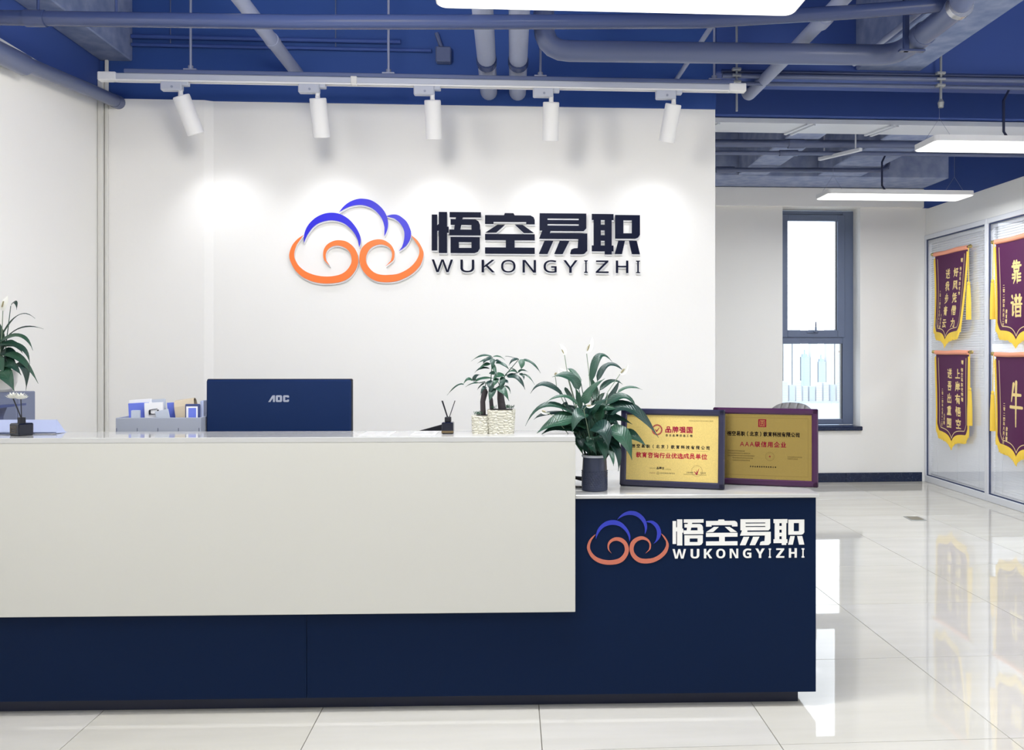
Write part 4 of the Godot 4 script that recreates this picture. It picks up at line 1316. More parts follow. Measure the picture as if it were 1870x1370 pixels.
func left_lily() -> void:
	var t := thing("peace_lily", "peace lily in a white pot on the grey box, cut off at the left edge", "plant", on_desk(-3.26, 1.1285, -0.56), DESK_TURN)
	var mb := MB.new()
	mb.lathe(Vector3.ZERO, [Vector2(0, 0), Vector2(0.045, 0), Vector2(0.054, 0.01), Vector2(0.066, 0.04), Vector2(0.07, 0.09), Vector2(0.066, 0.09), Vector2(0.062, 0.08), Vector2(0, 0.085)], 36)
	part(t, "pot", mb, M.pot_white)
	mb = MB.new()
	mb.lathe(Vector3.ZERO, [Vector2(0.0, 0.086), Vector2(0.064, 0.082)], 20)
	part(t, "soil", mb, M.soil)
	var o := Vector2(-55, 925)
	var k := 0.00046
	var L := [
		[-60, 480, 105, 240, 265, 262, 26, 0.0], [-60, 560, 110, 360, 342, 358, 34, 0.0], [-40, 480, 165, 420, 282, 552, 58, 0.03], [-40, 500, 180, 520, 268, 675, 62, 0.04],
		[-40, 570, 50, 580, 120, 640, 110, 0.0], [0, 600, 180, 630, 342, 850, 78, 0.04], [-20, 690, 100, 680, 205, 775, 110, 0.05], [130, 670, 235, 720, 245, 915, 85, 0.05],
		[-30, 720, 90, 770, 182, 915, 150, 0.08], [-30, 520, 60, 500, 130, 580, 80, -0.02], [-20, 640, 60, 640, 130, 720, 90, 0.02], [-60, 500, -150, 380, -300, 420, 60, 0.0],
		[-70, 560, -200, 480, -350, 560, 80, 0.02], [-80, 640, -200, 620, -330, 760, 100, 0.03], [-60, 700, -140, 740, -220, 860, 120, 0.05], [-50, 560, -60, 420, -100, 280, 60, -0.03],
		[60, 150, 112, 118, 127, 186, 42, 0.02], [-40, 620, 20, 660, 60, 760, 100, 0.06], [-50, 500, 20, 480, 60, 520, 70, -0.03]]
	for i in L.size():
		leaf_from(t, "leaf", L[i], k, o, 0.0, [M.leaf_a, M.leaf_b, M.leaf_c][i % 3])
		mb = MB.new()
		var s := Vector3((L[i][0] - o.x) * k, (o.y - L[i][1]) * k, L[i][7] * 0.45)
		var foot := Vector3(clampf(s.x * 0.3, -0.03, 0.03), 0.088, 0)
		mb.tube([foot, (foot + s) / 2, s], [0.0024, 0.002, 0.0014], 6)
		part(t, "stalk", mb, M.stalk)
	mb = MB.new()
	mb.tube([Vector3(0, 0.09, 0), Vector3(0.012, 0.25, 0), Vector3((5 - o.x) * k, (o.y - 185) * k, 0.02)], [0.002, 0.0018, 0.0016], 6)
	var st := part(t, "flower_stem", mb, M.stem_pale)
	mb = MB.new()
	mb.leaf(Vector3((0 - o.x) * k, (o.y - 190) * k, 0.02), Vector3((40 - o.x) * k, (o.y - 125) * k, 0.03), Vector3((50 - o.x) * k, (o.y - 52) * k, 0.02), 78 * k, Vector3(0.1, 0.2, 1), 0.5, 0.4)
	part(st, "spathe", mb, M.petal)
	mb = MB.new()
	mb.tube([Vector3((10 - o.x) * k, (o.y - 160) * k, 0.03), Vector3((30 - o.x) * k, (o.y - 110) * k, 0.036)], [0.003, 0.0025], 8)
	part(st, "spadix", mb, M.spadix)

var cobbles: FastNoiseLite
func stone_pattern(p: float, y: float) -> float:
	# moulded cobbles: flattened cells with rounded tops and sunk joints
	if cobbles == null:
		cobbles = FastNoiseLite.new()
		cobbles.seed = 8
		cobbles.noise_type = FastNoiseLite.TYPE_CELLULAR
		cobbles.frequency = 1.0
		cobbles.fractal_type = FastNoiseLite.FRACTAL_NONE
		cobbles.cellular_distance_function = FastNoiseLite.DISTANCE_EUCLIDEAN
		cobbles.cellular_return_type = FastNoiseLite.RETURN_DISTANCE2_SUB
		cobbles.cellular_jitter = 0.8
	var g := cobbles.get_noise_2d(p / 0.0185, y / 0.0088) + 1.0
	return 0.0034 * (1.0 - pow(1.0 - clampf(g * 1.9, 0.0, 1.0), 2.0))

func stone_block(mb: MB, x0: float, x1: float, h: float, dz: float, taper: float) -> void:
	# rounded rectangular pot with lumpy sides
	var cx := (x0 + x1) / 2
	var hx := (x1 - x0) / 2
	var seg := 260
	var rows := 84
	var pts := []
	for j in rows + 1:
		var y := h * j / rows
		var ring := []
		var along := 0.0
		var last := Vector2.ZERO
		for i in seg:
			var a := TAU * (i + 0.5) / seg - PI / 2
			var c := cos(a)
			var s := sin(a)
			var e := 0.45
			var d := Vector2(signf(c) * pow(absf(c), e), signf(s) * pow(absf(s), e))
			var f := 1.0 - taper * (1.0 - y / h)
			var flat_at := Vector2(d.x * hx, d.y * dz)
			if i > 0:
				along += flat_at.distance_to(last)
			last = flat_at
			var lump := stone_pattern(along + x0 * 30.0, y + x0)
			var nn := Vector2(d.x, d.y).normalized()
			ring.append(Vector3(cx + d.x * hx * f + nn.x * lump, y, d.y * dz * f + nn.y * lump))
		pts.append(ring)
	for j in rows:
		for i in seg:
			var k := (i + 1) % seg
			var a: Vector3 = pts[j][i]
			var b: Vector3 = pts[j][k]
			var c: Vector3 = pts[j + 1][k]
			var d: Vector3 = pts[j + 1][i]
			var m := (b - a).cross(d - a)
			var out := (a + c) / 2 - Vector3(cx, (a.y + c.y) / 2, 0)
			if m.dot(out) < 0:
				m = -m
			m = m.normalized()
			mb.flat(a, b, c, d, m)
	for i in seg:
		var k := (i + 1) % seg
		mb.tri(Vector3(cx, h - 0.004, 0), pts[rows][i], pts[rows][k], Vector3.UP, Vector3.UP, Vector3.UP)
		mb.tri(Vector3(cx, 0, 0), pts[0][i], pts[0][k], Vector3.DOWN, Vector3.DOWN, Vector3.DOWN)

func money_tree() -> void:
	var t := thing("money_tree", "small money tree with three trunks in a two-step cream planter moulded like cobbles", "plant", on_desk(-1.18, 0.993, -0.1), DESK_TURN)
	var k := 0.000267
	var o := Vector2(1208, 1240)
	var mb := MB.new()
	stone_block(mb, (915 - o.x) * k, (1150 - o.x) * k, 0.067, 0.033, 0.08)
	stone_block(mb, (1135 - o.x) * k, (1505 - o.x) * k, 0.088, 0.042, 0.1)
	part(t, "planter", mb, M.stone_pot)
	mb = MB.new()
	mb.box(Vector3(-0.038, 0.066, 0), Vector3(0.05, 0.004, 0.05), 0.001)
	mb.box(Vector3(0.03, 0.087, 0), Vector3(0.082, 0.004, 0.066), 0.001)
	part(t, "soil", mb, M.soil)
	var P := func(x: float, y: float, z: float) -> Vector3: return Vector3((x - o.x) * k, (o.y - y) * k, z)
	for tr in [[[1065, 985, 1060, 800, 1090, 660, 1085, 620], [38, 36, 44, 26]], [[1185, 905, 1175, 780, 1160, 690, 1165, 600], [30, 28, 24, 18]], [[1330, 905, 1310, 760, 1305, 660, 1300, 580], [56, 50, 42, 26]]]:
		mb = MB.new()
		var pts := []
		var rad := []
		for i in 4:
			pts.append(P.call(tr[0][i * 2], tr[0][i * 2 + 1], 0.002 * i))
			rad.append(tr[1][i] * k)
		mb.tube(pts, rad, 14)
		part(t, "trunk", mb, M.bark)
	for s in [[1085, 630, 1100, 560, 1090, 520], [1165, 610, 1180, 400, 1195, 180], [1300, 590, 1340, 500, 1375, 430], [1375, 430, 1470, 320, 1562, 210], [1375, 435, 1460, 420, 1548, 400], [1090, 525, 1010, 540, 930, 522], [1170, 600, 1160, 540, 1130, 515], [1300, 590, 1280, 540, 1250, 500]]:
		mb = MB.new()
		mb.tube([P.call(s[0], s[1], 0.0), P.call(s[2], s[3], 0.004), P.call(s[4], s[5], 0.008)], [0.0022, 0.0015, 0.0012], 6)
		part(t, "twig", mb, M.stalk)
	var L := [
		[1190, 178, 1050, 160, 900, 238, 46, 0.0], [1190, 190, 1110, 220, 1068, 275, 72, 0.02], [1200, 176, 1290, 172, 1368, 224, 32, 0.0], [1190, 212, 1090, 220, 988, 268, 58, 0.01], [1230, 228, 1285, 236, 1347, 262, 46, 0.01], [1170, 275, 1080, 295, 1008, 355, 68, 0.02], [1240, 260, 1345, 280, 1437, 366, 68, 0.02], [1155, 340, 1040, 335, 953, 398, 50, 0.02], [1200, 275, 1225, 345, 1262, 410, 70, 0.03], [1200, 200, 1200, 260, 1210, 330, 80, 0.03],
		[1562, 208, 1480, 225, 1426, 300, 58, 0.02], [1585, 212, 1605, 280, 1594, 352, 98, 0.03], [1615, 220, 1745, 262, 1866, 405, 56, 0.01], [1370, 172, 1440, 176, 1560, 205, 14, 0.0],
		[1548, 398, 1470, 370, 1418, 402, 46, 0.02], [1550, 395, 1612, 362, 1692, 386, 50, 0.02], [1570, 410, 1622, 440, 1632, 496, 50, 0.03], [1600, 420, 1695, 450, 1782, 565, 30, 0.02], [1530, 385, 1480, 345, 1428, 328, 26, 0.0],
		[1395, 450, 1545, 470, 1650, 632, 104, 0.03], [1370, 440, 1270, 435, 1208, 505, 104, 0.03], [1330, 450, 1335, 545, 1288, 650, 92, 0.04], [1360, 500, 1395, 520, 1418, 545, 60, 0.03],
		[922, 512, 855, 488, 792, 565, 58, 0.02], [800, 560, 700, 580, 572, 708, 36, 0.02], [938, 515, 960, 450, 1030, 425, 70, 0.0], [955, 518, 1080, 472, 1235, 478, 64, 0.02], [1000, 540, 910, 548, 828, 594, 26, 0.03],
		[1120, 520, 1180, 570, 1165, 680, 125, 0.04], [1250, 600, 1345, 640, 1430, 785, 130, 0.05], [1230, 610, 1190, 690, 1158, 795, 100, 0.05], [1085, 540, 1030, 580, 988, 634, 30, 0.02], [1360, 580, 1420, 610, 1448, 686, 32, 0.02], [1150, 405, 1210, 405, 1258, 445, 78, 0.02], [1120, 600, 1075, 610, 1035, 705, 60, 0.04], [1260, 470, 1240, 520, 1210, 590, 90, 0.04], [1360, 470, 1330, 540, 1300, 590, 80, 0.04]]
	for i in L.size():
		leaf_from(t, "leaf", L[i], k, o, 0.0, [M.leaf_a, M.leaf_b, M.leaf_c][i % 3], 0.2)
	mb = MB.new()
	for c in [[965, 975, 0.0], [1000, 972, 0.02], [1040, 970, 0.015], [1220, 890, 0.02], [1400, 885, 0.01], [1430, 880, 0.02], [1460, 888, 0.015]]:
		for j in 9:
			var base: Vector3 = P.call(c[0] + rng.randf_range(-30, 30), c[1] + 4, c[2] + rng.randf_range(-0.01, 0.01))
			var d := Vector3(rng.randf_range(-0.012, 0.012), rng.randf_range(0.006, 0.014), rng.randf_range(-0.006, 0.008))
			mb.leaf(base, base + d * 0.6 + Vector3(0, 0.002, 0), base + d, 0.0022, Vector3(0, 0.3, 1), 0.1, 0.4, 3)
	var g := part(t, "moss_grass", mb, M.leaf_c)
	g.set_meta("kind", "stuff")

# ---------------------------------------------------------------- award plaques
func plaque_base(called: String, label: String, x: float, z: float, face: Material, wood: Material) -> void:
	var w := 0.397
	var h := 0.297
	var c := on_desk(x, 0.7805, z)
	var t := thing(called, label, "plaque", c, DESK_TURN - 17.0, "framed award plaques on the low counter")
	var lean := Transform3D(Basis(Vector3.RIGHT, deg_to_rad(-6)), Vector3.ZERO)
	var mb := MB.new()
	var b := 0.024
	mb.xf = lean
	mb.span(Vector3(-w / 2, 0, -0.012), Vector3(w / 2, h, 0.004), 0.003)
	for s in [[-w / 2, 0, w / 2, b], [-w / 2, h - b, w / 2, h], [-w / 2, 0, -w / 2 + b, h], [w / 2 - b, 0, w / 2, h]]:
		mb.span(Vector3(s[0], s[1], 0.0), Vector3(s[2], s[3], 0.014), 0.005)
	part(t, "frame", mb, wood)
	mb = MB.new()
	mb.xf = lean
	var fw := w / 2 - b + 0.002
	mb.quad(Vector3(-fw, b - 0.002, 0.0066), Vector3(fw, b - 0.002, 0.0066), Vector3(fw, h - b + 0.002, 0.0066), Vector3(-fw, h - b + 0.002, 0.0066), Vector3.BACK, Vector3.BACK, Vector3.BACK, Vector3.BACK, Vector2(0, 1), Vector2(1, 1), Vector2(1, 0), Vector2(0, 0))
	mb.span(Vector3(-fw, b - 0.002, 0.0035), Vector3(fw, h - b + 0.002, 0.0062))
	part(t, "gold_plate", mb, face)
	mb = MB.new()
	mb.xf = Transform3D(Basis(Vector3.RIGHT, deg_to_rad(14)), Vector3(0, 0.0, -0.085))
	mb.span(Vector3(-0.05, 0.0, -0.006), Vector3(0.05, 0.22, 0.0), 0.002)
	part(t, "easel_leg", mb, wood)

func gold_image(base: Color, spread: float) -> Image:
	var im := Image.create(1024, 730, false, Image.FORMAT_RGB8)
	im.fill(base)
	for i in 90000:
		var s := 1.0 + rng.randf_range(-spread, spread)
		var x := rng.randi_range(0, 1022)
		var y := rng.randi_range(0, 728)
		var c := Color(base.r * s, base.g * s, base.b * s)
		im.fill_rect(Rect2i(x, y, 2, 2), c)
	return im

func plaques() -> void:
	var red := rgb(150, 14, 52)
	var ink := rgb(30, 24, 20)
	# first plaque
	var im := gold_image(rgb(222, 196, 118), 0.16)
	draw_text(im, "品牌强国", Vector2(436, 128), Vector2(68, 68), Vector2(78, 0), 5.4, red)
	draw_text(im, "自主品牌优选工程", Vector2(440, 212), Vector2(27, 27), Vector2(38.5, 0), 2.0, ink)
	draw_ring(im, Vector2(345, 168), 44, 60, red)
	for k in 22:
		var a := TAU * k / 22
		draw_stroke(im, Vector2(345, 168) + Vector2(cos(a), sin(a)) * 48, Vector2(345, 168) + Vector2(cos(a), sin(a)) * 56, 1.6, 1.6, rgb(222, 196, 118))
	draw_stroke(im, Vector2(325, 165), Vector2(340, 186), 3, 6, red)
	draw_stroke(im, Vector2(340, 186), Vector2(368, 146), 6, 3, red)
	draw_text(im, "悟空易职(北京)教育科技有限公司", Vector2(62, 332), Vector2(40, 40), Vector2(55, 0), 3.2, ink)
	draw_stroke(im, Vector2(60, 390), Vector2(910, 390), 0.8, 0.8, rgb(150, 128, 70))
	draw_text(im, "教育咨询行业优选成员单位", Vector2(112, 418), Vector2(60, 60), Vector2(66, 0), 4.4, rgb(172, 22, 50))
	small_print(im, Vector2(700, 56), 260, 11, rgb(110, 90, 40))
	small_print(im, Vector2(270, 584), 60, 13, rgb(110, 80, 40))
	draw_text(im, "品牌主", Vector2(345, 574), Vector2(28, 26), Vector2(30, 0), 2.4, ink, true)
	small_print(im, Vector2(445, 592), 60, 11, rgb(110, 90, 40))
	small_print(im, Vector2(270, 636), 60, 13, rgb(120, 60, 40))
	draw_ring(im, Vector2(362, 642), 14, 16, ink)
	draw_stroke(im, Vector2(355, 650), Vector2(362, 633), 2, 1, ink)
	draw_stroke(im, Vector2(369, 650), Vector2(362, 633), 2, 1, ink)
	small_print(im, Vector2(386, 634), 160, 12, ink)
	draw_ring(im, Vector2(790, 604), 58, 60, rgb(110, 70, 40))
	for k in 9:
		var a := PI + PI * k / 8
		draw_stroke(im, Vector2(790, 604) + Vector2(cos(a), sin(a)) * 48, Vector2(790, 604) + Vector2(cos(a), sin(a)) * 52, 1.5, 1.5, rgb(110, 70, 40))
	small_print(im, Vector2(680, 616), 70, 15, ink)
	small_print(im, Vector2(830, 616), 50, 15, ink)
	small_print(im, Vector2(645, 640), 250, 9, rgb(100, 80, 40))
	draw_stroke(im, Vector2(762, 612), Vector2(788, 640), 3, 7, red)
	draw_stroke(im, Vector2(788, 640), Vector2(812, 580), 7, 2, red)
	draw_stroke(im, Vector2(785, 600), Vector2(790, 630), 2, 4, red)
	var g1 := mat("gold_plate_bright", Color.WHITE, 0.42, 0.35)
	g1.albedo_texture = tex(im)
	# second plaque
	im = gold_image(rgb(176, 152, 86), 0.12)
	var edge := rgb(150, 128, 70)
	for b in [[40, 40, 944, 8], [40, 680, 944, 8], [40, 40, 8, 648], [976, 40, 8, 648]]:
		for j in int(maxf(b[2], b[3]) / 14.0):
			var p := Vector2i(b[0] + (j * 14 if b[2] > b[3] else 0), b[1] + (j * 14 if b[3] > b[2] else 0))
			im.fill_rect(Rect2i(p, Vector2i(8, 8)), edge)
	im.fill_rect(Rect2i(440, 60, 88, 88), red)
	for b in [[454, 72, 60, 5], [454, 82, 5, 46], [509, 82, 5, 46], [468, 82, 32, 5], [468, 94, 32, 5], [468, 106, 32, 5], [472, 114, 5, 16], [492, 114, 5, 16], [454, 132, 60, 5]]:
		im.fill_rect(Rect2i(b[0], b[1], b[2], b[3]), rgb(204, 170, 100))
	draw_text(im, "悟空易职(北京)教育科技有限公司", Vector2(98, 200), Vector2(46, 52), Vector2(49.8, 0), 4.0, rgb(34, 24, 20))
	draw_text(im, "AAA", Vector2(240, 316), Vector2(46, 50), Vector2(54, 0), 3.6, red)
	draw_text(im, "级信用企业", Vector2(402, 308), Vector2(58, 62), Vector2(71, 0), 4.4, red)
	for q in [[104, 414, 190], [104, 440, 250], [104, 466, 300], [160, 492, 220], [160, 518, 190]]:
		small_print(im, Vector2(q[0], q[1]), q[2], 12, rgb(64, 50, 26))
	draw_ring(im, Vector2(568, 472), 46, 48, rgb(80, 54, 32))
	draw_ring(im, Vector2(568, 472), 33, 34, rgb(100, 72, 44))
	for j in 5:
		var a := -PI / 2 + TAU * j / 5
		draw_stroke(im, Vector2(568, 472), Vector2(568, 472) + Vector2(cos(a), sin(a)) * 13, 4.5, 0.8, red)
	small_print(im, Vector2(762, 466), 150, 11, rgb(64, 50, 26))
	small_print(im, Vector2(762, 486), 100, 11, rgb(64, 50, 26))
	draw_text(im, "北京品牌信用科技有限公司", Vector2(352, 580), Vector2(15, 16), Vector2(24.5, 0), 1.6, ink)
	var g2 := mat("gold_plate_dim", Color.WHITE, 0.25, 0.85)
	g2.albedo_texture = tex(im)
	plaque_base("award_plaque", "bright gold award plaque in a dark frame, partly behind the peace lily's leaves", -0.508, -0.14, g1, M.plaque_wood)
	plaque_base("award_plaque", "duller gold plaque with AAA line in a plum frame at the low counter's right end", -0.142, -0.178, g2, M.plaque_plum)

# ---------------------------------------------------------------- banners
const BW := 0.6
func hem(s: float) -> float:
	# how low the cloth hangs at s = -1 (left edge) .. 1 (right edge)
	var a := absf(s)
	var round := 0.06 * pow(maxf(a - 0.8, 0.0) / 0.2, 2.0)
	return 0.765 - round + 0.075 * exp(-a / 0.14) + 0.012 * (1.0 - a)

func banner_image(cloth: Color) -> Image:
	var im := Image.create(512, 768, false, Image.FORMAT_RGB8)
	im.fill(cloth)
	var gold := rgb(232, 208, 150)
	# gold line following the edge; the image covers 0.6 m by 0.9 m
	var prev := Vector2.ZERO
	for i in 121:
		var s := -0.86 + 1.72 * i / 120.0
		var p := Vector2((s + 1) * 256, (hem(s / 0.86) - 0.045) / 0.9 * 768)
		if i > 0:
			draw_stroke(im, prev, p, 3.2, 3.2, gold)
		prev = p
	for s in [-0.86, 0.86]:
		draw_stroke(im, Vector2((s + 1) * 256, 56), Vector2((s + 1) * 256, (hem(1.0) - 0.05) / 0.9 * 768), 3.2, 3.2, gold)
	return im

func banner(label: String, at: Vector3, im: Image, sway: float, tassel: int) -> void:
	var t := thing("silk_banner", label, "banner", at, -90, "plum silk banners on the glass partition")
	var rows := 16
	var cols := 28
	var place := func(s: float, y: float) -> Vector3:
		var q := clampf(y / 0.85, 0, 1)
		var x := s * BW / 2 * (1.0 - 0.06 * sin(q * PI)) - sway * 0.11 * q * q
		var z := 0.012 + 0.010 * sin(s * 4.0 + q * 3.0) * q + sway * 0.03 * s * q
		return Vector3(x, -y, z)
	var mb := MB.new()
	for face in [0.0, -0.003]:
		for i in cols:
			for j in rows:
				var pts := []
				var uvs := []
				for c in [[i, j], [i + 1, j], [i + 1, j + 1], [i, j + 1]]:
					var s: float = -1.0 + 2.0 * c[0] / cols
					var y: float = 0.03 + (hem(s) - 0.03) * c[1] / rows
					pts.append(place.call(s, y) + Vector3(0, 0, face))
					uvs.append(Vector2((s + 1) / 2, y / 0.9))
				var m: Vector3 = (pts[1] - pts[0]).cross(pts[3] - pts[0]).normalized()
				if m.z < 0:
					m = -m
				if face < 0:
					m = -m
				mb.quad(pts[0], pts[1], pts[2], pts[3], m, m, m, m, uvs[0], uvs[1], uvs[2], uvs[3])
	var m := StandardMaterial3D.new()
	m.resource_name = "banner_silk"
	m.albedo_texture = tex(im)
	m.roughness = 0.7
	part(t, "cloth", mb, m)
	# top sleeve, rod
	mb = MB.new()
	mb.tube([Vector3(-BW / 2, -0.012, 0.012), Vector3(-0.1, -0.016, 0.013), Vector3(0.12, -0.010, 0.012), Vector3(BW / 2, -0.013, 0.012)], [0.021, 0.019, 0.022, 0.02], 12)
	part(t, "top_sleeve", mb, M.salmon)
	mb = MB.new()
	mb.rod(Vector3(-0.34, -0.008, 0.012), Vector3(0.34, -0.008, 0.012), 0.008, 10)
	part(t, "rod", mb, M.black)
	for s in [-1, 1]:
		mb = MB.new()
		mb.xf = Transform3D(Basis(Vector3.BACK, -PI / 2 * s), Vector3(0.325 * s, -0.008, 0.012))
		mb.lathe(Vector3.ZERO, [Vector2(0.008, 0), Vector2(0.016, 0.006), Vector2(0.012, 0.016), Vector2(0.017, 0.028), Vector2(0.01, 0.04), Vector2(0, 0.044)], 14)
		part(t, "finial", mb, M.brass)
	# fringe: strands along both sides and the hem
	mb = MB.new()
	for i in 130:
		var s := -1.05 + 2.1 * i / 129.0
		var sc := clampf(s, -1, 1)
		var top: Vector3 = place.call(sc, hem(sc) - 0.012) + Vector3((s - sc) * 0.3, 0, 0.001)
		var len := 0.075 + rng.randf_range(-0.006, 0.006)
		var dx := rng.randf_range(-0.006, 0.006)
		mb.tube([top, top + Vector3(dx * 0.5, -len * 0.6, 0.004), top + Vector3(dx, -len, 0.002)], [0.0042, 0.0046, 0.003], 5)
	for s in [-1.0, 1.0]:
		for i in 46:
			var y := 0.05 + (hem(1.0) - 0.05) * i / 45.0
			var a: Vector3 = place.call(s, y)
			mb.tube([a + Vector3(0, 0, 0.001), a + Vector3(s * 0.012, -0.014, 0.003), a + Vector3(s * 0.02, -0.045, 0.002)], [0.005, 0.006, 0.004], 5)
	var f := part(t, "fringe", mb, M.fringe)
	f.set_meta("kind", "stuff")
	# tassel cords hanging from the rod
	for s in [-1, 1]:
		if tassel != 0 and s != tassel and tassel != 2:
			continue
		mb = MB.new()
		var x: float = s * 0.325
		mb.rod(Vector3(x, -0.01, 0.016), Vector3(x + s * 0.01, -0.33, 0.02), 0.0035, 6)
		mb.lathe(Vector3(x + s * 0.01, -0.36, 0.02), [Vector2(0, 0.04), Vector2(0.012, 0.035), Vector2(0.014, 0.02), Vector2(0.01, 0.012)], 10)
		var tp := part(t, "tassel", mb, M.fringe)
		mb = MB.new()
		for k in 18:
			var a := TAU * k / 18
			var b := Vector3(cos(a), 0, sin(a)) * 0.011
			mb.tube([Vector3(x + s * 0.01, -0.35, 0.02) + b, Vector3(x + s * 0.01, -0.5, 0.02) + b * 1.5, Vector3(x + s * 0.01, -0.66, 0.02) + b * 1.7], [0.004, 0.005, 0.004], 5)
		part(tp, "tassel_threads", mb, M.fringe)

func banners() -> void:
	var cloth := rgb(80, 10, 70)
	var gold := rgb(238, 212, 140)
	var x := ROOM_R - 0.012
	var date := "二零二四年七月十二日"
	var im := banner_image(cloth)
	draw_text(im, "好风凭借力", Vector2(318, 150), Vector2(76, 76), Vector2(0, 98), 5.6, gold, true)
	draw_text(im, "送我步青云", Vector2(178, 150), Vector2(76, 76), Vector2(0, 98), 5.6, gold, true)
	draw_text(im, "赠", Vector2(424, 84), Vector2(30, 32), Vector2(0, 36), 2.4, gold, true)
	draw_text(im, "悟空易职老师", Vector2(414, 150), Vector2(28, 30), Vector2(0, 38), 2.2, gold, true)
	draw_text(im, date, Vector2(60, 310), Vector2(26, 27), Vector2(0, 31), 2.2, gold, true)
	draw_text(im, "八月学"[0] + "教育赠", Vector2(112, 500), Vector2(26, 27), Vector2(0, 31), 2.2, gold, true)
	banner("upper far silk banner with two columns of gold characters, its foot swung to the left", Vector3(x, 2.228, -7.892), im, 1.0, 1)
	im = banner_image(cloth)
	draw_text(im, "上岸有悟空", Vector2(318, 140), Vector2(74, 76), Vector2(0, 98), 5.6, gold, true)
	draw_text(im, "送吾出重围", Vector2(186, 140), Vector2(74, 76), Vector2(0, 98), 5.6, gold, true)
	draw_text(im, "赠", Vector2(408, 70), Vector2(30, 32), Vector2(0, 36), 2.4, gold, true)
	draw_text(im, "悟空易职老师赠", Vector2(404, 130), Vector2(30, 32), Vector2(0, 38), 2.3, gold, true)
	draw_text(im, date, Vector2(78, 300), Vector2(26, 27), Vector2(0, 31), 2.2, gold, true)
	draw_text(im, "七月赠", Vector2(122, 500), Vector2(26, 27), Vector2(0, 31), 2.2, gold, true)
	banner("lower far silk banner with two columns of gold characters, hanging straight", Vector3(x, 1.288, -7.872), im, 0.0, 1)
	im = banner_image(cloth)
	draw_text(im, "靠谱", Vector2(190, 170), Vector2(136, 160), Vector2(0, 232), 9.0, gold, true)
	draw_text(im, "二零二四年六月二日", Vector2(70, 320), Vector2(28, 30), Vector2(0, 34), 2.4, gold, true)
	draw_text(im, "教育赠", Vector2(116, 500), Vector2(28, 30), Vector2(0, 34), 2.4, gold, true)
	draw_text(im, "悟空易职老师", Vector2(400, 140), Vector2(30, 32), Vector2(0, 40), 2.4, gold, true)
	banner("upper near silk banner with two large gold characters, cut by the right edge", Vector3(x, 2.218, -6.832), im, 0.0, -1)
	im = banner_image(cloth)
	draw_text(im, "牛", Vector2(170, 190), Vector2(170, 330), Vector2(0, 0), 12.0, gold, true)
	draw_text(im, "二零二四年八月十日", Vector2(76, 350), Vector2(28, 30), Vector2(0, 34), 2.4, gold, true)
	draw_text(im, "教育赠", Vector2(122, 520), Vector2(28, 30), Vector2(0, 34), 2.4, gold, true)
	draw_text(im, "悟空易职老师", Vector2(400, 140), Vector2(30, 32), Vector2(0, 40), 2.4, gold, true)
	banner("lower near silk banner with one huge gold character, cut by the right edge", Vector3(x, 1.275, -6.832), im, 0.0, 0)

func chair() -> void:
	var t := thing("office_chair", "grey ribbed leather office chair standing in front of the far window", "chair", Vector3(2.15, 0, -7.15), -52)
	var m: Material = M.leather
	var mb := MB.new()
	# back: a padded curved shell with sewn grooves
	var shell := func(u: float, v: float, side: float) -> Vector3:
		var top := 0.40 * (1.0 - 0.16 * pow(absf(u), 3.0))
		var pad := 0.035 * (1.0 - pow(absf(u), 6.0)) * (1.0 - pow(absf(v * 2.0 - 1.0), 8.0))
		var groove := 0.0
		for g in [-0.55, -0.2, 0.2, 0.55]:
			groove += 0.016 * exp(-pow((u - g) / 0.05, 2.0))
		return Vector3(u * 0.21, 0.45 + v * top, -0.235 - 0.03 * (1.0 - u * u) - v * 0.06 + side * maxf(pad - groove, 0.001))
	for side in [-1.0, 1.0]:
		for iu in 40:
			for iv in 10:
				var q := []
				for c in [[iu, iv], [iu + 1, iv], [iu + 1, iv + 1], [iu, iv + 1]]:
					q.append(shell.call(-1.0 + c[0] / 20.0, c[1] / 10.0, side))
				var nn: Vector3 = (q[1] - q[0]).cross(q[3] - q[0]).normalized()
				if nn.z * side < 0:
					nn = -nn
				mb.flat(q[0], q[1], q[2], q[3], nn)
	part(t, "backrest", mb, m)
	mb = MB.new()
	mb.box(Vector3(0, 0.45, 0), Vector3(0.46, 0.09, 0.46), 0.03)
	part(t, "seat", mb, m)
	mb = MB.new()
	mb.rod(Vector3(0, 0.08, 0), Vector3(0, 0.41, 0), 0.028, 14)
	part(t, "gas_lift", mb, M.steel)
	for k in 5:
		mb = MB.new()
		var a := TAU * k / 5
		var d := Vector3(cos(a), 0, sin(a))
		mb.tube([Vector3(0, 0.1, 0), d * 0.15 + Vector3(0, 0.09, 0), d * 0.28 + Vector3(0, 0.065, 0)], [0.024, 0.018, 0.014], 8)
		var leg := part(t, "leg", mb, M.steel)
		mb = MB.new()
		mb.rod(d * 0.28 + Vector3(-d.z, 0, d.x) * 0.018 + Vector3(0, 0.027, 0), d * 0.28 - Vector3(-d.z, 0, d.x) * 0.018 + Vector3(0, 0.027, 0), 0.027, 12)
		part(leg, "castor", mb, M.black)

func floor_box() -> void:
	var t := thing("floor_socket", "small metal floor socket cover set in the tiles near the glass partition", "floor socket", Vector3(3.102, 0.0, -6.575), -4)
	var mb := MB.new()
	mb.span(Vector3(-0.06, 0, -0.08), Vector3(0.06, 0.004, 0.08), 0.0015)
	part(t, "cover_plate", mb, M.steel_dull)
	mb = MB.new()
	mb.span(Vector3(-0.045, 0.004, -0.062), Vector3(0.045, 0.0055, 0.062), 0.001)
	part(t, "lid", mb, M.socket_lid)

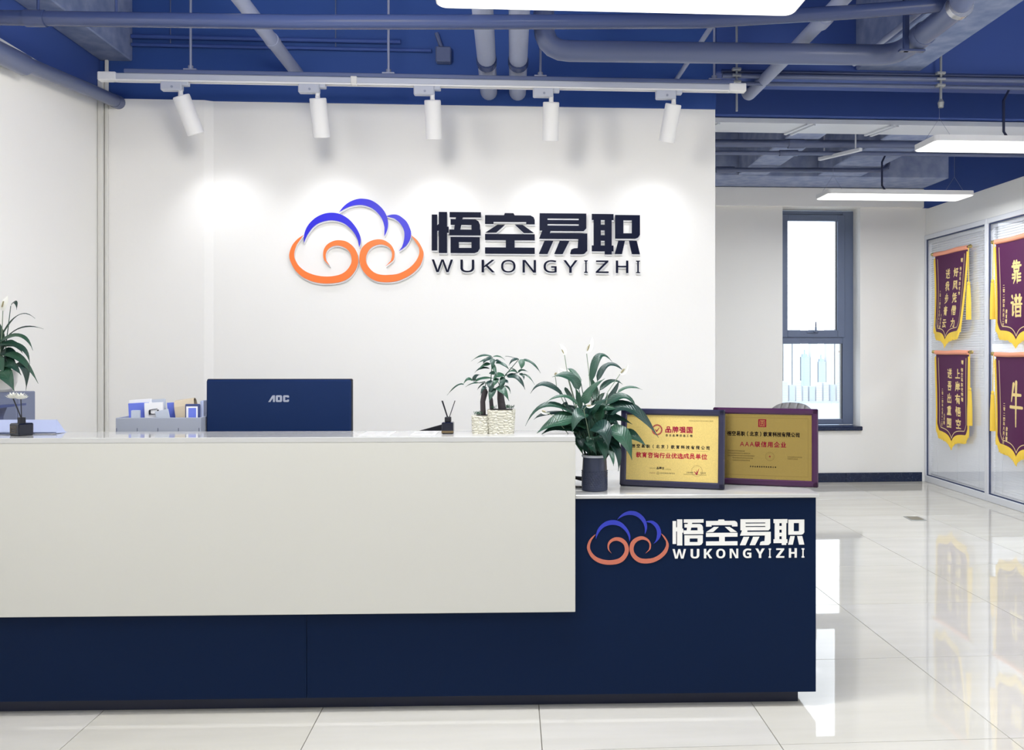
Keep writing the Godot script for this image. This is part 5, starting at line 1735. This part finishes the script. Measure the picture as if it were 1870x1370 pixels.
func outside() -> void:
	# the view: facade pillar, water, pale towers across the bay
	var mb := MB.new()
	mb.span(Vector3(3.655, -30, -9.6), Vector3(4.1, 12, -8.75), 0.01)
	var p := struct("trim_2", mb, M.facade)
	mb = MB.new()
	mb.span(Vector3(3.652, 1.27, -9.602), Vector3(4.102, 1.285, -8.748))
	struct("joint", mb, M.facade_joint, p)
	mb = MB.new()
	mb.span(Vector3(-2500, -134, -2150), Vector3(4000, -132, -160))
	var w := part(self, "bay_water", mb, M.water)
	w.set_meta("kind", "structure")
	mb = MB.new()
	mb.span(Vector3(-2500, -134, -5000), Vector3(4000, -130, -2150))
	var g := part(self, "far_shore", mb, M.shore)
	g.set_meta("kind", "structure")
	# towers 2.5 km away: x, height, width, glassy
	var T := [[770, 190, 24, 0, "first pale"], [797, 188, 24, 0, "second pale"], [823, 192, 22, 0, "third pale"], [850, 110, 26, 1, "stepped blue glass"], [875, 196, 21, 0, "middle white"], [899, 96, 22, 1, "low blue glass"], [923, 194, 23, 0, "last but one white"], [949, 190, 23, 0, "rightmost white"]]
	for i in T.size():
		var q: Array = T[i]
		var t := thing("tower_block", "pale hazy high-rise across the water, the %s tower from the left" % q[4], "building", Vector3(q[0], -130, -2500), 0, "towers across the bay")
		var b := MB.new()
		b.span(Vector3(-q[2] / 2.0, 0, -10), Vector3(q[2] / 2.0, q[1], 10), 0.3)
		if q[3] == 1 and q[1] > 90:
			b.span(Vector3(-q[2] * 0.3, q[1], -6), Vector3(q[2] * 0.3, q[1] + 8, 6), 0.3)
			b.span(Vector3(-q[2] * 0.08, q[1] + 8, -2), Vector3(q[2] * 0.08, q[1] + 20, 2), 0.3)
		part(t, "tower_body", b, M.tower_glass if q[3] else M.tower)
		b = MB.new()
		var y := 8.0
		while y < q[1] - 4.0:
			for c in 5:
				var x: float = -q[2] / 2.0 + (c + 0.5) * q[2] / 5.0
				b.span(Vector3(x - q[2] * 0.05, y, 9.9), Vector3(x + q[2] * 0.05, y + 2.4, 10.15))
			y += 5.2
		var wn := part(t, "window_grid", b, M.tower_window)
		wn.set_meta("kind", "stuff")
	var nth := ["first", "second", "third", "fourth", "fifth", "sixth", "seventh", "eighth", "ninth", "tenth"]
	for i in 10:
		var x := 672.0 + i * 17.5
		var h := rng.randf_range(22, 58)
		var w2 := rng.randf_range(11, 16)
		var t := thing("low_building", "low pale waterfront building at the towers' feet, %s from the left" % nth[i], "building", Vector3(x, -130, -2180), 0, "low buildings on the far shore")
		var b := MB.new()
		b.span(Vector3(-w2 / 2, 0, -6), Vector3(w2 / 2, h, 6), 0.2)
		part(t, "building_body", b, [M.tower, M.tower_grey, M.shore][i % 3])
		b = MB.new()
		for r in int(h / 6.0):
			for c in 4:
				b.span(Vector3(-w2 / 2 + (c + 0.25) * w2 / 4, r * 6.0 + 2.0, 5.9), Vector3(-w2 / 2 + (c + 0.75) * w2 / 4, r * 6.0 + 4.5, 6.1))
		var wn := part(t, "window_row", b, M.tower_glass)
		wn.set_meta("kind", "stuff")

func materials() -> void:
	var m: StandardMaterial3D
	mat("grout", rgb(150, 145, 136), 0.8)
	var veil := noise_tex(0.006, rgb(206, 203, 194), rgb(215, 212, 204), 512, 4, 5)
	for q in [["tile_a", Color(1, 1, 1)], ["tile_b", Color(0.99, 0.988, 0.98)], ["tile_c", Color(0.995, 0.995, 1.0)]]:
		m = mat(q[0], q[1], 0.015, 0.0, 0.5)
		m.albedo_texture = veil
		m.uv1_triplanar = true
		m.uv1_world_triplanar = true
		m.uv1_scale = Vector3(0.35, 1, 2.2)
	m = mat("white_wall", rgb(244, 243, 240), 0.75, 0.0, 0.3)
	bumpy(m, 0.03, 0.06)
	m.uv1_scale = Vector3(2, 2, 2)
	m = mat("navy", rgb(56, 80, 146), 0.6, 0.0, 0.4)
	mat("navy_wall", rgb(46, 78, 146), 0.62, 0.0, 0.4)
	m = mat("navy_concrete", Color.WHITE, 0.75, 0.0, 0.3)
	m.albedo_texture = noise_tex(0.012, rgb(106, 120, 156), rgb(142, 153, 182), 512, 5, 9)
	m.uv1_triplanar = true
	m.uv1_world_triplanar = true
	m.uv1_scale = Vector3(1.2, 1.2, 1.2)
	m = mat("pale_concrete", Color.WHITE, 0.8, 0.0, 0.3)  # beam concrete made paler; light on the soffits put into its colour
	m.albedo_texture = noise_tex(0.012, rgb(134, 147, 184), rgb(170, 179, 204), 512, 5, 12)
	m.uv1_triplanar = true
	m.uv1_world_triplanar = true
	m.uv1_scale = Vector3(1.2, 1.2, 1.2)
	m = mat("marble", Color.WHITE, 0.12)
	var vein := noise_tex(0.02, rgb(14, 28, 60), rgb(14, 28, 60), 512, 5, 21)
	var gr := vein.color_ramp
	gr.set_color(0, rgb(12, 26, 58)); gr.set_color(1, rgb(16, 32, 66))
	gr.add_point(0.485, rgb(16, 32, 66)); gr.add_point(0.5, rgb(120, 120, 130)); gr.add_point(0.515, rgb(16, 32, 66))
	m.albedo_texture = vein
	m.uv1_triplanar = true
	m.uv1_world_triplanar = true
	m.uv1_scale = Vector3(1.6, 1.6, 1.6)
	mat("trunking", rgb(226, 225, 220), 0.5)
	mat("win_frame", rgb(104, 116, 142), 0.45, 0.1)
	mat("black", rgb(14, 16, 26), 0.4)
	mat("seal", rgb(44, 58, 96), 0.5)
	m = mat("pane", Color(0.96, 0.98, 1.0, 0.04), 0.02)
	m.transparency = BaseMaterial3D.TRANSPARENCY_ALPHA
	mat("white_alu", rgb(222, 224, 230), 0.35, 0.0, 0.5)
	m = mat("blind", rgb(246, 248, 252), 0.5)
	m.backlight_enabled = true
	m.backlight = Color(0.5, 0.5, 0.52)
	mat("bead", rgb(250, 250, 250), 0.3)
	mat("lamp_white", rgb(236, 236, 236), 0.45)
	m = mat("lamp_glow", Color.WHITE, 0.5)
	m.emission_enabled = true
	m.emission = Color(1.0, 0.99, 0.96)
	m.emission_energy_multiplier = 3.0
	mat("wire", rgb(150, 158, 180), 0.4, 0.5)
	mat("cable", rgb(30, 40, 76), 0.5)
	mat("rail_grey", rgb(188, 193, 206), 0.4)
	mat("channel_blue", rgb(92, 104, 142), 0.45)
	mat("galvanised", rgb(150, 156, 176), 0.45, 0.3)
	mat("steel", rgb(190, 192, 198), 0.25, 0.9)
	mat("steel_dull", rgb(170, 172, 170), 0.4, 0.6)
	mat("socket_lid", rgb(140, 134, 116), 0.4, 0.5)
	mat("pipe", rgb(90, 100, 132), 0.28)
	mat("pipe_dark", rgb(54, 66, 104), 0.2)
	mat("pipe_light", rgb(146, 154, 180), 0.55)
	mat("tray", rgb(216, 220, 228), 0.5)
	m = mat("desk_navy", rgb(12, 29, 58), 0.4, 0.0, 0.2)
	mat("kick", rgb(10, 20, 50), 0.45)
	mat("desk_white", rgb(199, 198, 191), 0.16, 0.0, 0.45)
	mat("counter", rgb(190, 190, 188), 0.07, 0.0, 0.55)
	mat("sign_white", rgb(238, 237, 232), 0.4)
	mat("emblem_blue_dim", rgb(40, 54, 176), 0.4)
	mat("emblem_copper", rgb(190, 106, 84), 0.4)
	mat("acrylic", rgb(232, 233, 236), 0.15)
	mat("sign_navy", rgb(8, 15, 42), 0.3, 0.0, 0.25)
	mat("emblem_blue", rgb(22, 15, 208), 0.3)
	mat("emblem_orange", rgb(255, 122, 46), 0.25)
	mat("monitor_navy", rgb(20, 40, 80), 0.5, 0.0, 0.25)
	mat("logo_grey", rgb(150, 156, 172), 0.4)
	mat("tray_grey", rgb(158, 164, 178), 0.5)
	mat("slot_dark", rgb(70, 76, 96), 0.6)
	mat("paper", rgb(240, 240, 242), 0.7)
	mat("paper_grey", rgb(190, 198, 212), 0.7)
	mat("paper_blue", rgb(172, 182, 214), 0.6)
	mat("folder_blue", rgb(104, 122, 220), 0.4)
	mat("kraft", rgb(206, 192, 168), 0.7)
	mat("navy_plastic", rgb(56, 70, 120), 0.35)
	mat("black_glass", rgb(18, 22, 38), 0.1)
	mat("gold_dim", rgb(120, 104, 76), 0.35, 0.6)
	m = mat("petal", rgb(240, 240, 232), 0.5)
	m.backlight_enabled = true
	m.backlight = Color(0.3, 0.3, 0.28)
	mat("sheet", rgb(208, 208, 208), 0.25)
	mat("print_grey", rgb(180, 180, 178), 0.4)
	mat("box_grey", rgb(112, 120, 146), 0.5)
	var veins := Image.create(128, 256, false, Image.FORMAT_L8)
	for y in 256:
		for x in 128:
			var a := absf(x - 63.5) / 63.5
			var w := sin((y / 256.0 * 13.0 + a * 2.4) * TAU)
			var h := 0.5 + 0.34 * w * minf(a * 4.0, 1.0) - 0.4 * exp(-a * 16.0)
			veins.set_pixel(x, y, Color(h, h, h))
	var pleats: Image = veins.duplicate()
	pleats.convert(Image.FORMAT_RGBA8)
	pleats.bump_map_to_normal_map(3.0)
	var pleat_tex := tex(pleats)
	for q in [["leaf_a", rgb(26, 60, 46)], ["leaf_b", rgb(18, 46, 40)], ["leaf_c", rgb(34, 72, 52)]]:
		var im := Image.create(64, 128, false, Image.FORMAT_RGB8)
		for y in 128:
			for x in 64:
				var v := veins.get_pixel(x * 2, y * 2).r
				var rib := exp(-absf(x - 31.5) / 1.6)
				im.set_pixel(x, y, (q[1] as Color).lerp(rgb(92, 128, 100), clampf((v - 0.72) * 1.2, 0, 0.2) + rib * 0.4))
		m = mat(q[0], Color.WHITE, 0.3, 0.0, 0.5)
		m.albedo_texture = tex(im)
		m.normal_enabled = true
		m.normal_texture = pleat_tex
		m.normal_scale = 0.5
		m.backlight_enabled = true
		m.backlight = Color(0.06, 0.10, 0.06)
	mat("stalk", rgb(40, 76, 60), 0.5)
	mat("stem_pale", rgb(122, 138, 116), 0.5)
	mat("spadix", rgb(150, 142, 110), 0.6)
	mat("soil", rgb(44, 42, 38), 0.9)
	mat("pot_dark", rgb(50, 58, 82), 0.25)
	mat("pot_rim", rgb(190, 194, 204), 0.25)
	mat("pot_white", rgb(228, 226, 220), 0.3)
	mat("stone_pot", rgb(206, 203, 188), 0.45)
	mat("bark", rgb(60, 54, 58), 0.8)
	bumpy(M.bark, 0.05, 1.0, 256)
	M.bark.uv1_scale = Vector3(12, 6, 12)
	mat("plaque_wood", rgb(40, 40, 64), 0.22)
	mat("plaque_plum", rgb(62, 26, 62), 0.25)
	mat("salmon", rgb(250, 168, 136), 0.6)
	mat("brass", rgb(190, 168, 110), 0.3, 0.8)
	m = mat("fringe", rgb(250, 214, 80), 0.7)
	mat("leather", rgb(150, 148, 150), 0.45)
	mat("facade", rgb(170, 167, 160), 0.8)
	mat("facade_joint", rgb(150, 142, 128), 0.8)
	mat("water", rgb(166, 184, 198), 0.5)
	mat("shore", rgb(176, 182, 188), 0.9)
	mat("tower", rgb(200, 202, 204), 0.8)
	mat("tower_grey", rgb(190, 194, 199), 0.8)
	mat("tower_glass", rgb(168, 186, 202), 0.5)
	mat("tower_window", rgb(186, 190, 195), 0.5)

func _ready() -> void:
	# camera: level, shifted lens
	var cam := Camera3D.new()
	cam.name = "camera"
	cam.projection = Camera3D.PROJECTION_FRUSTUM
	cam.near = 0.1
	cam.far = 4000.0
	cam.size = 1370.0 / 1600.0 * 0.1
	cam.frustum_offset = Vector2((935.0 - 1029.0) / 1600.0 * 0.1, -(685.0 - 638.0) / 1600.0 * 0.1)
	cam.position = Vector3(0, 1.305, 0)
	cam.rotation_degrees.y = -3.4
	add_child(cam)
	cam.current = true
	# overcast daylight outside
	var we := WorldEnvironment.new()
	we.name = "environment"
	var e := Environment.new()
	e.background_mode = Environment.BG_SKY
	var sky := Sky.new()
	var sm := ProceduralSkyMaterial.new()
	sm.sky_top_color = Color(0.90, 0.94, 0.98)
	sm.sky_horizon_color = Color(0.95, 0.97, 1.0)
	sm.ground_horizon_color = Color(0.95, 0.97, 1.0)
	sm.ground_bottom_color = Color(0.78, 0.80, 0.82)
	sm.sky_energy_multiplier = 2.4
	sm.ground_energy_multiplier = 2.0
	sky.sky_material = sm
	e.sky = sky
	e.tonemap_mode = Environment.TONE_MAPPER_LINEAR
	e.tonemap_exposure = 0.45
	e.sdfgi_enabled = true
	e.ssao_enabled = true
	e.ssil_enabled = true
	we.environment = e
	add_child(we)
	rng.seed = 20240712
	materials()
	# panel lights
	panel_light(Vector3(0.36, 2.46, -2.83), 1.22, "large panel light cut by the top edge, above the middle of the desk", true, "linear panel lights", 1.15)
	panel_light(Vector3(3.1, 2.54, -5.18), 1.2, "panel light at the right edge, nearer of the two before the window", true, "linear panel lights", 0.85)
	panel_light(Vector3(3.1, 2.54, -6.94), 1.2, "farthest panel light, hanging in front of the narrow window", true, "linear panel lights", 0.85)
	for p in [Vector3(3.1, 2.54, -3.0), Vector3(3.1, 2.54, -1.0), Vector3(3.1, 2.54, 1.2), Vector3(0.36, 2.46, -0.9), Vector3(0.36, 2.46, 1.2), Vector3(-1.4, 2.46, -1.7), Vector3(-1.4, 2.46, -0.4), Vector3(-1.4, 2.46, 1.4), Vector3(4.9, 2.54, -6.2), Vector3(4.9, 2.54, -2.5)]:  # unseen panels out of view, placed to brighten the room and the blinds
		panel_light(p, 1.2, "unseen panel light to brighten the room, hung %s" % where_hung(p), false, "unseen panel lights placed to brighten the room", 2.2 if p.x > 4 else 0.7 if p.x > 1 else (0.6 if p.z < -1.5 else 0.3))
	for p in [Vector3(-0.7, 2.66, -2.68), Vector3(0.15, 2.62, -1.9), Vector3(2.7, 2.62, -2.0)]:  # unseen globes, set where they brighten the left wall most
		unseen_globe_lamp(p, 0.12 if absf(p.x) < 0.5 else 1.2)
	room()
	window_far()
	glass_wall()
	desk()
	wall_sign()
	track_and_spots()
	ceiling_services()
	monitor()
	file_tray()
	plaques()
	banners()
	peace_lily()
	money_tree()
	left_lily()
	counter_items()
	chair()
	floor_box()
	outside()
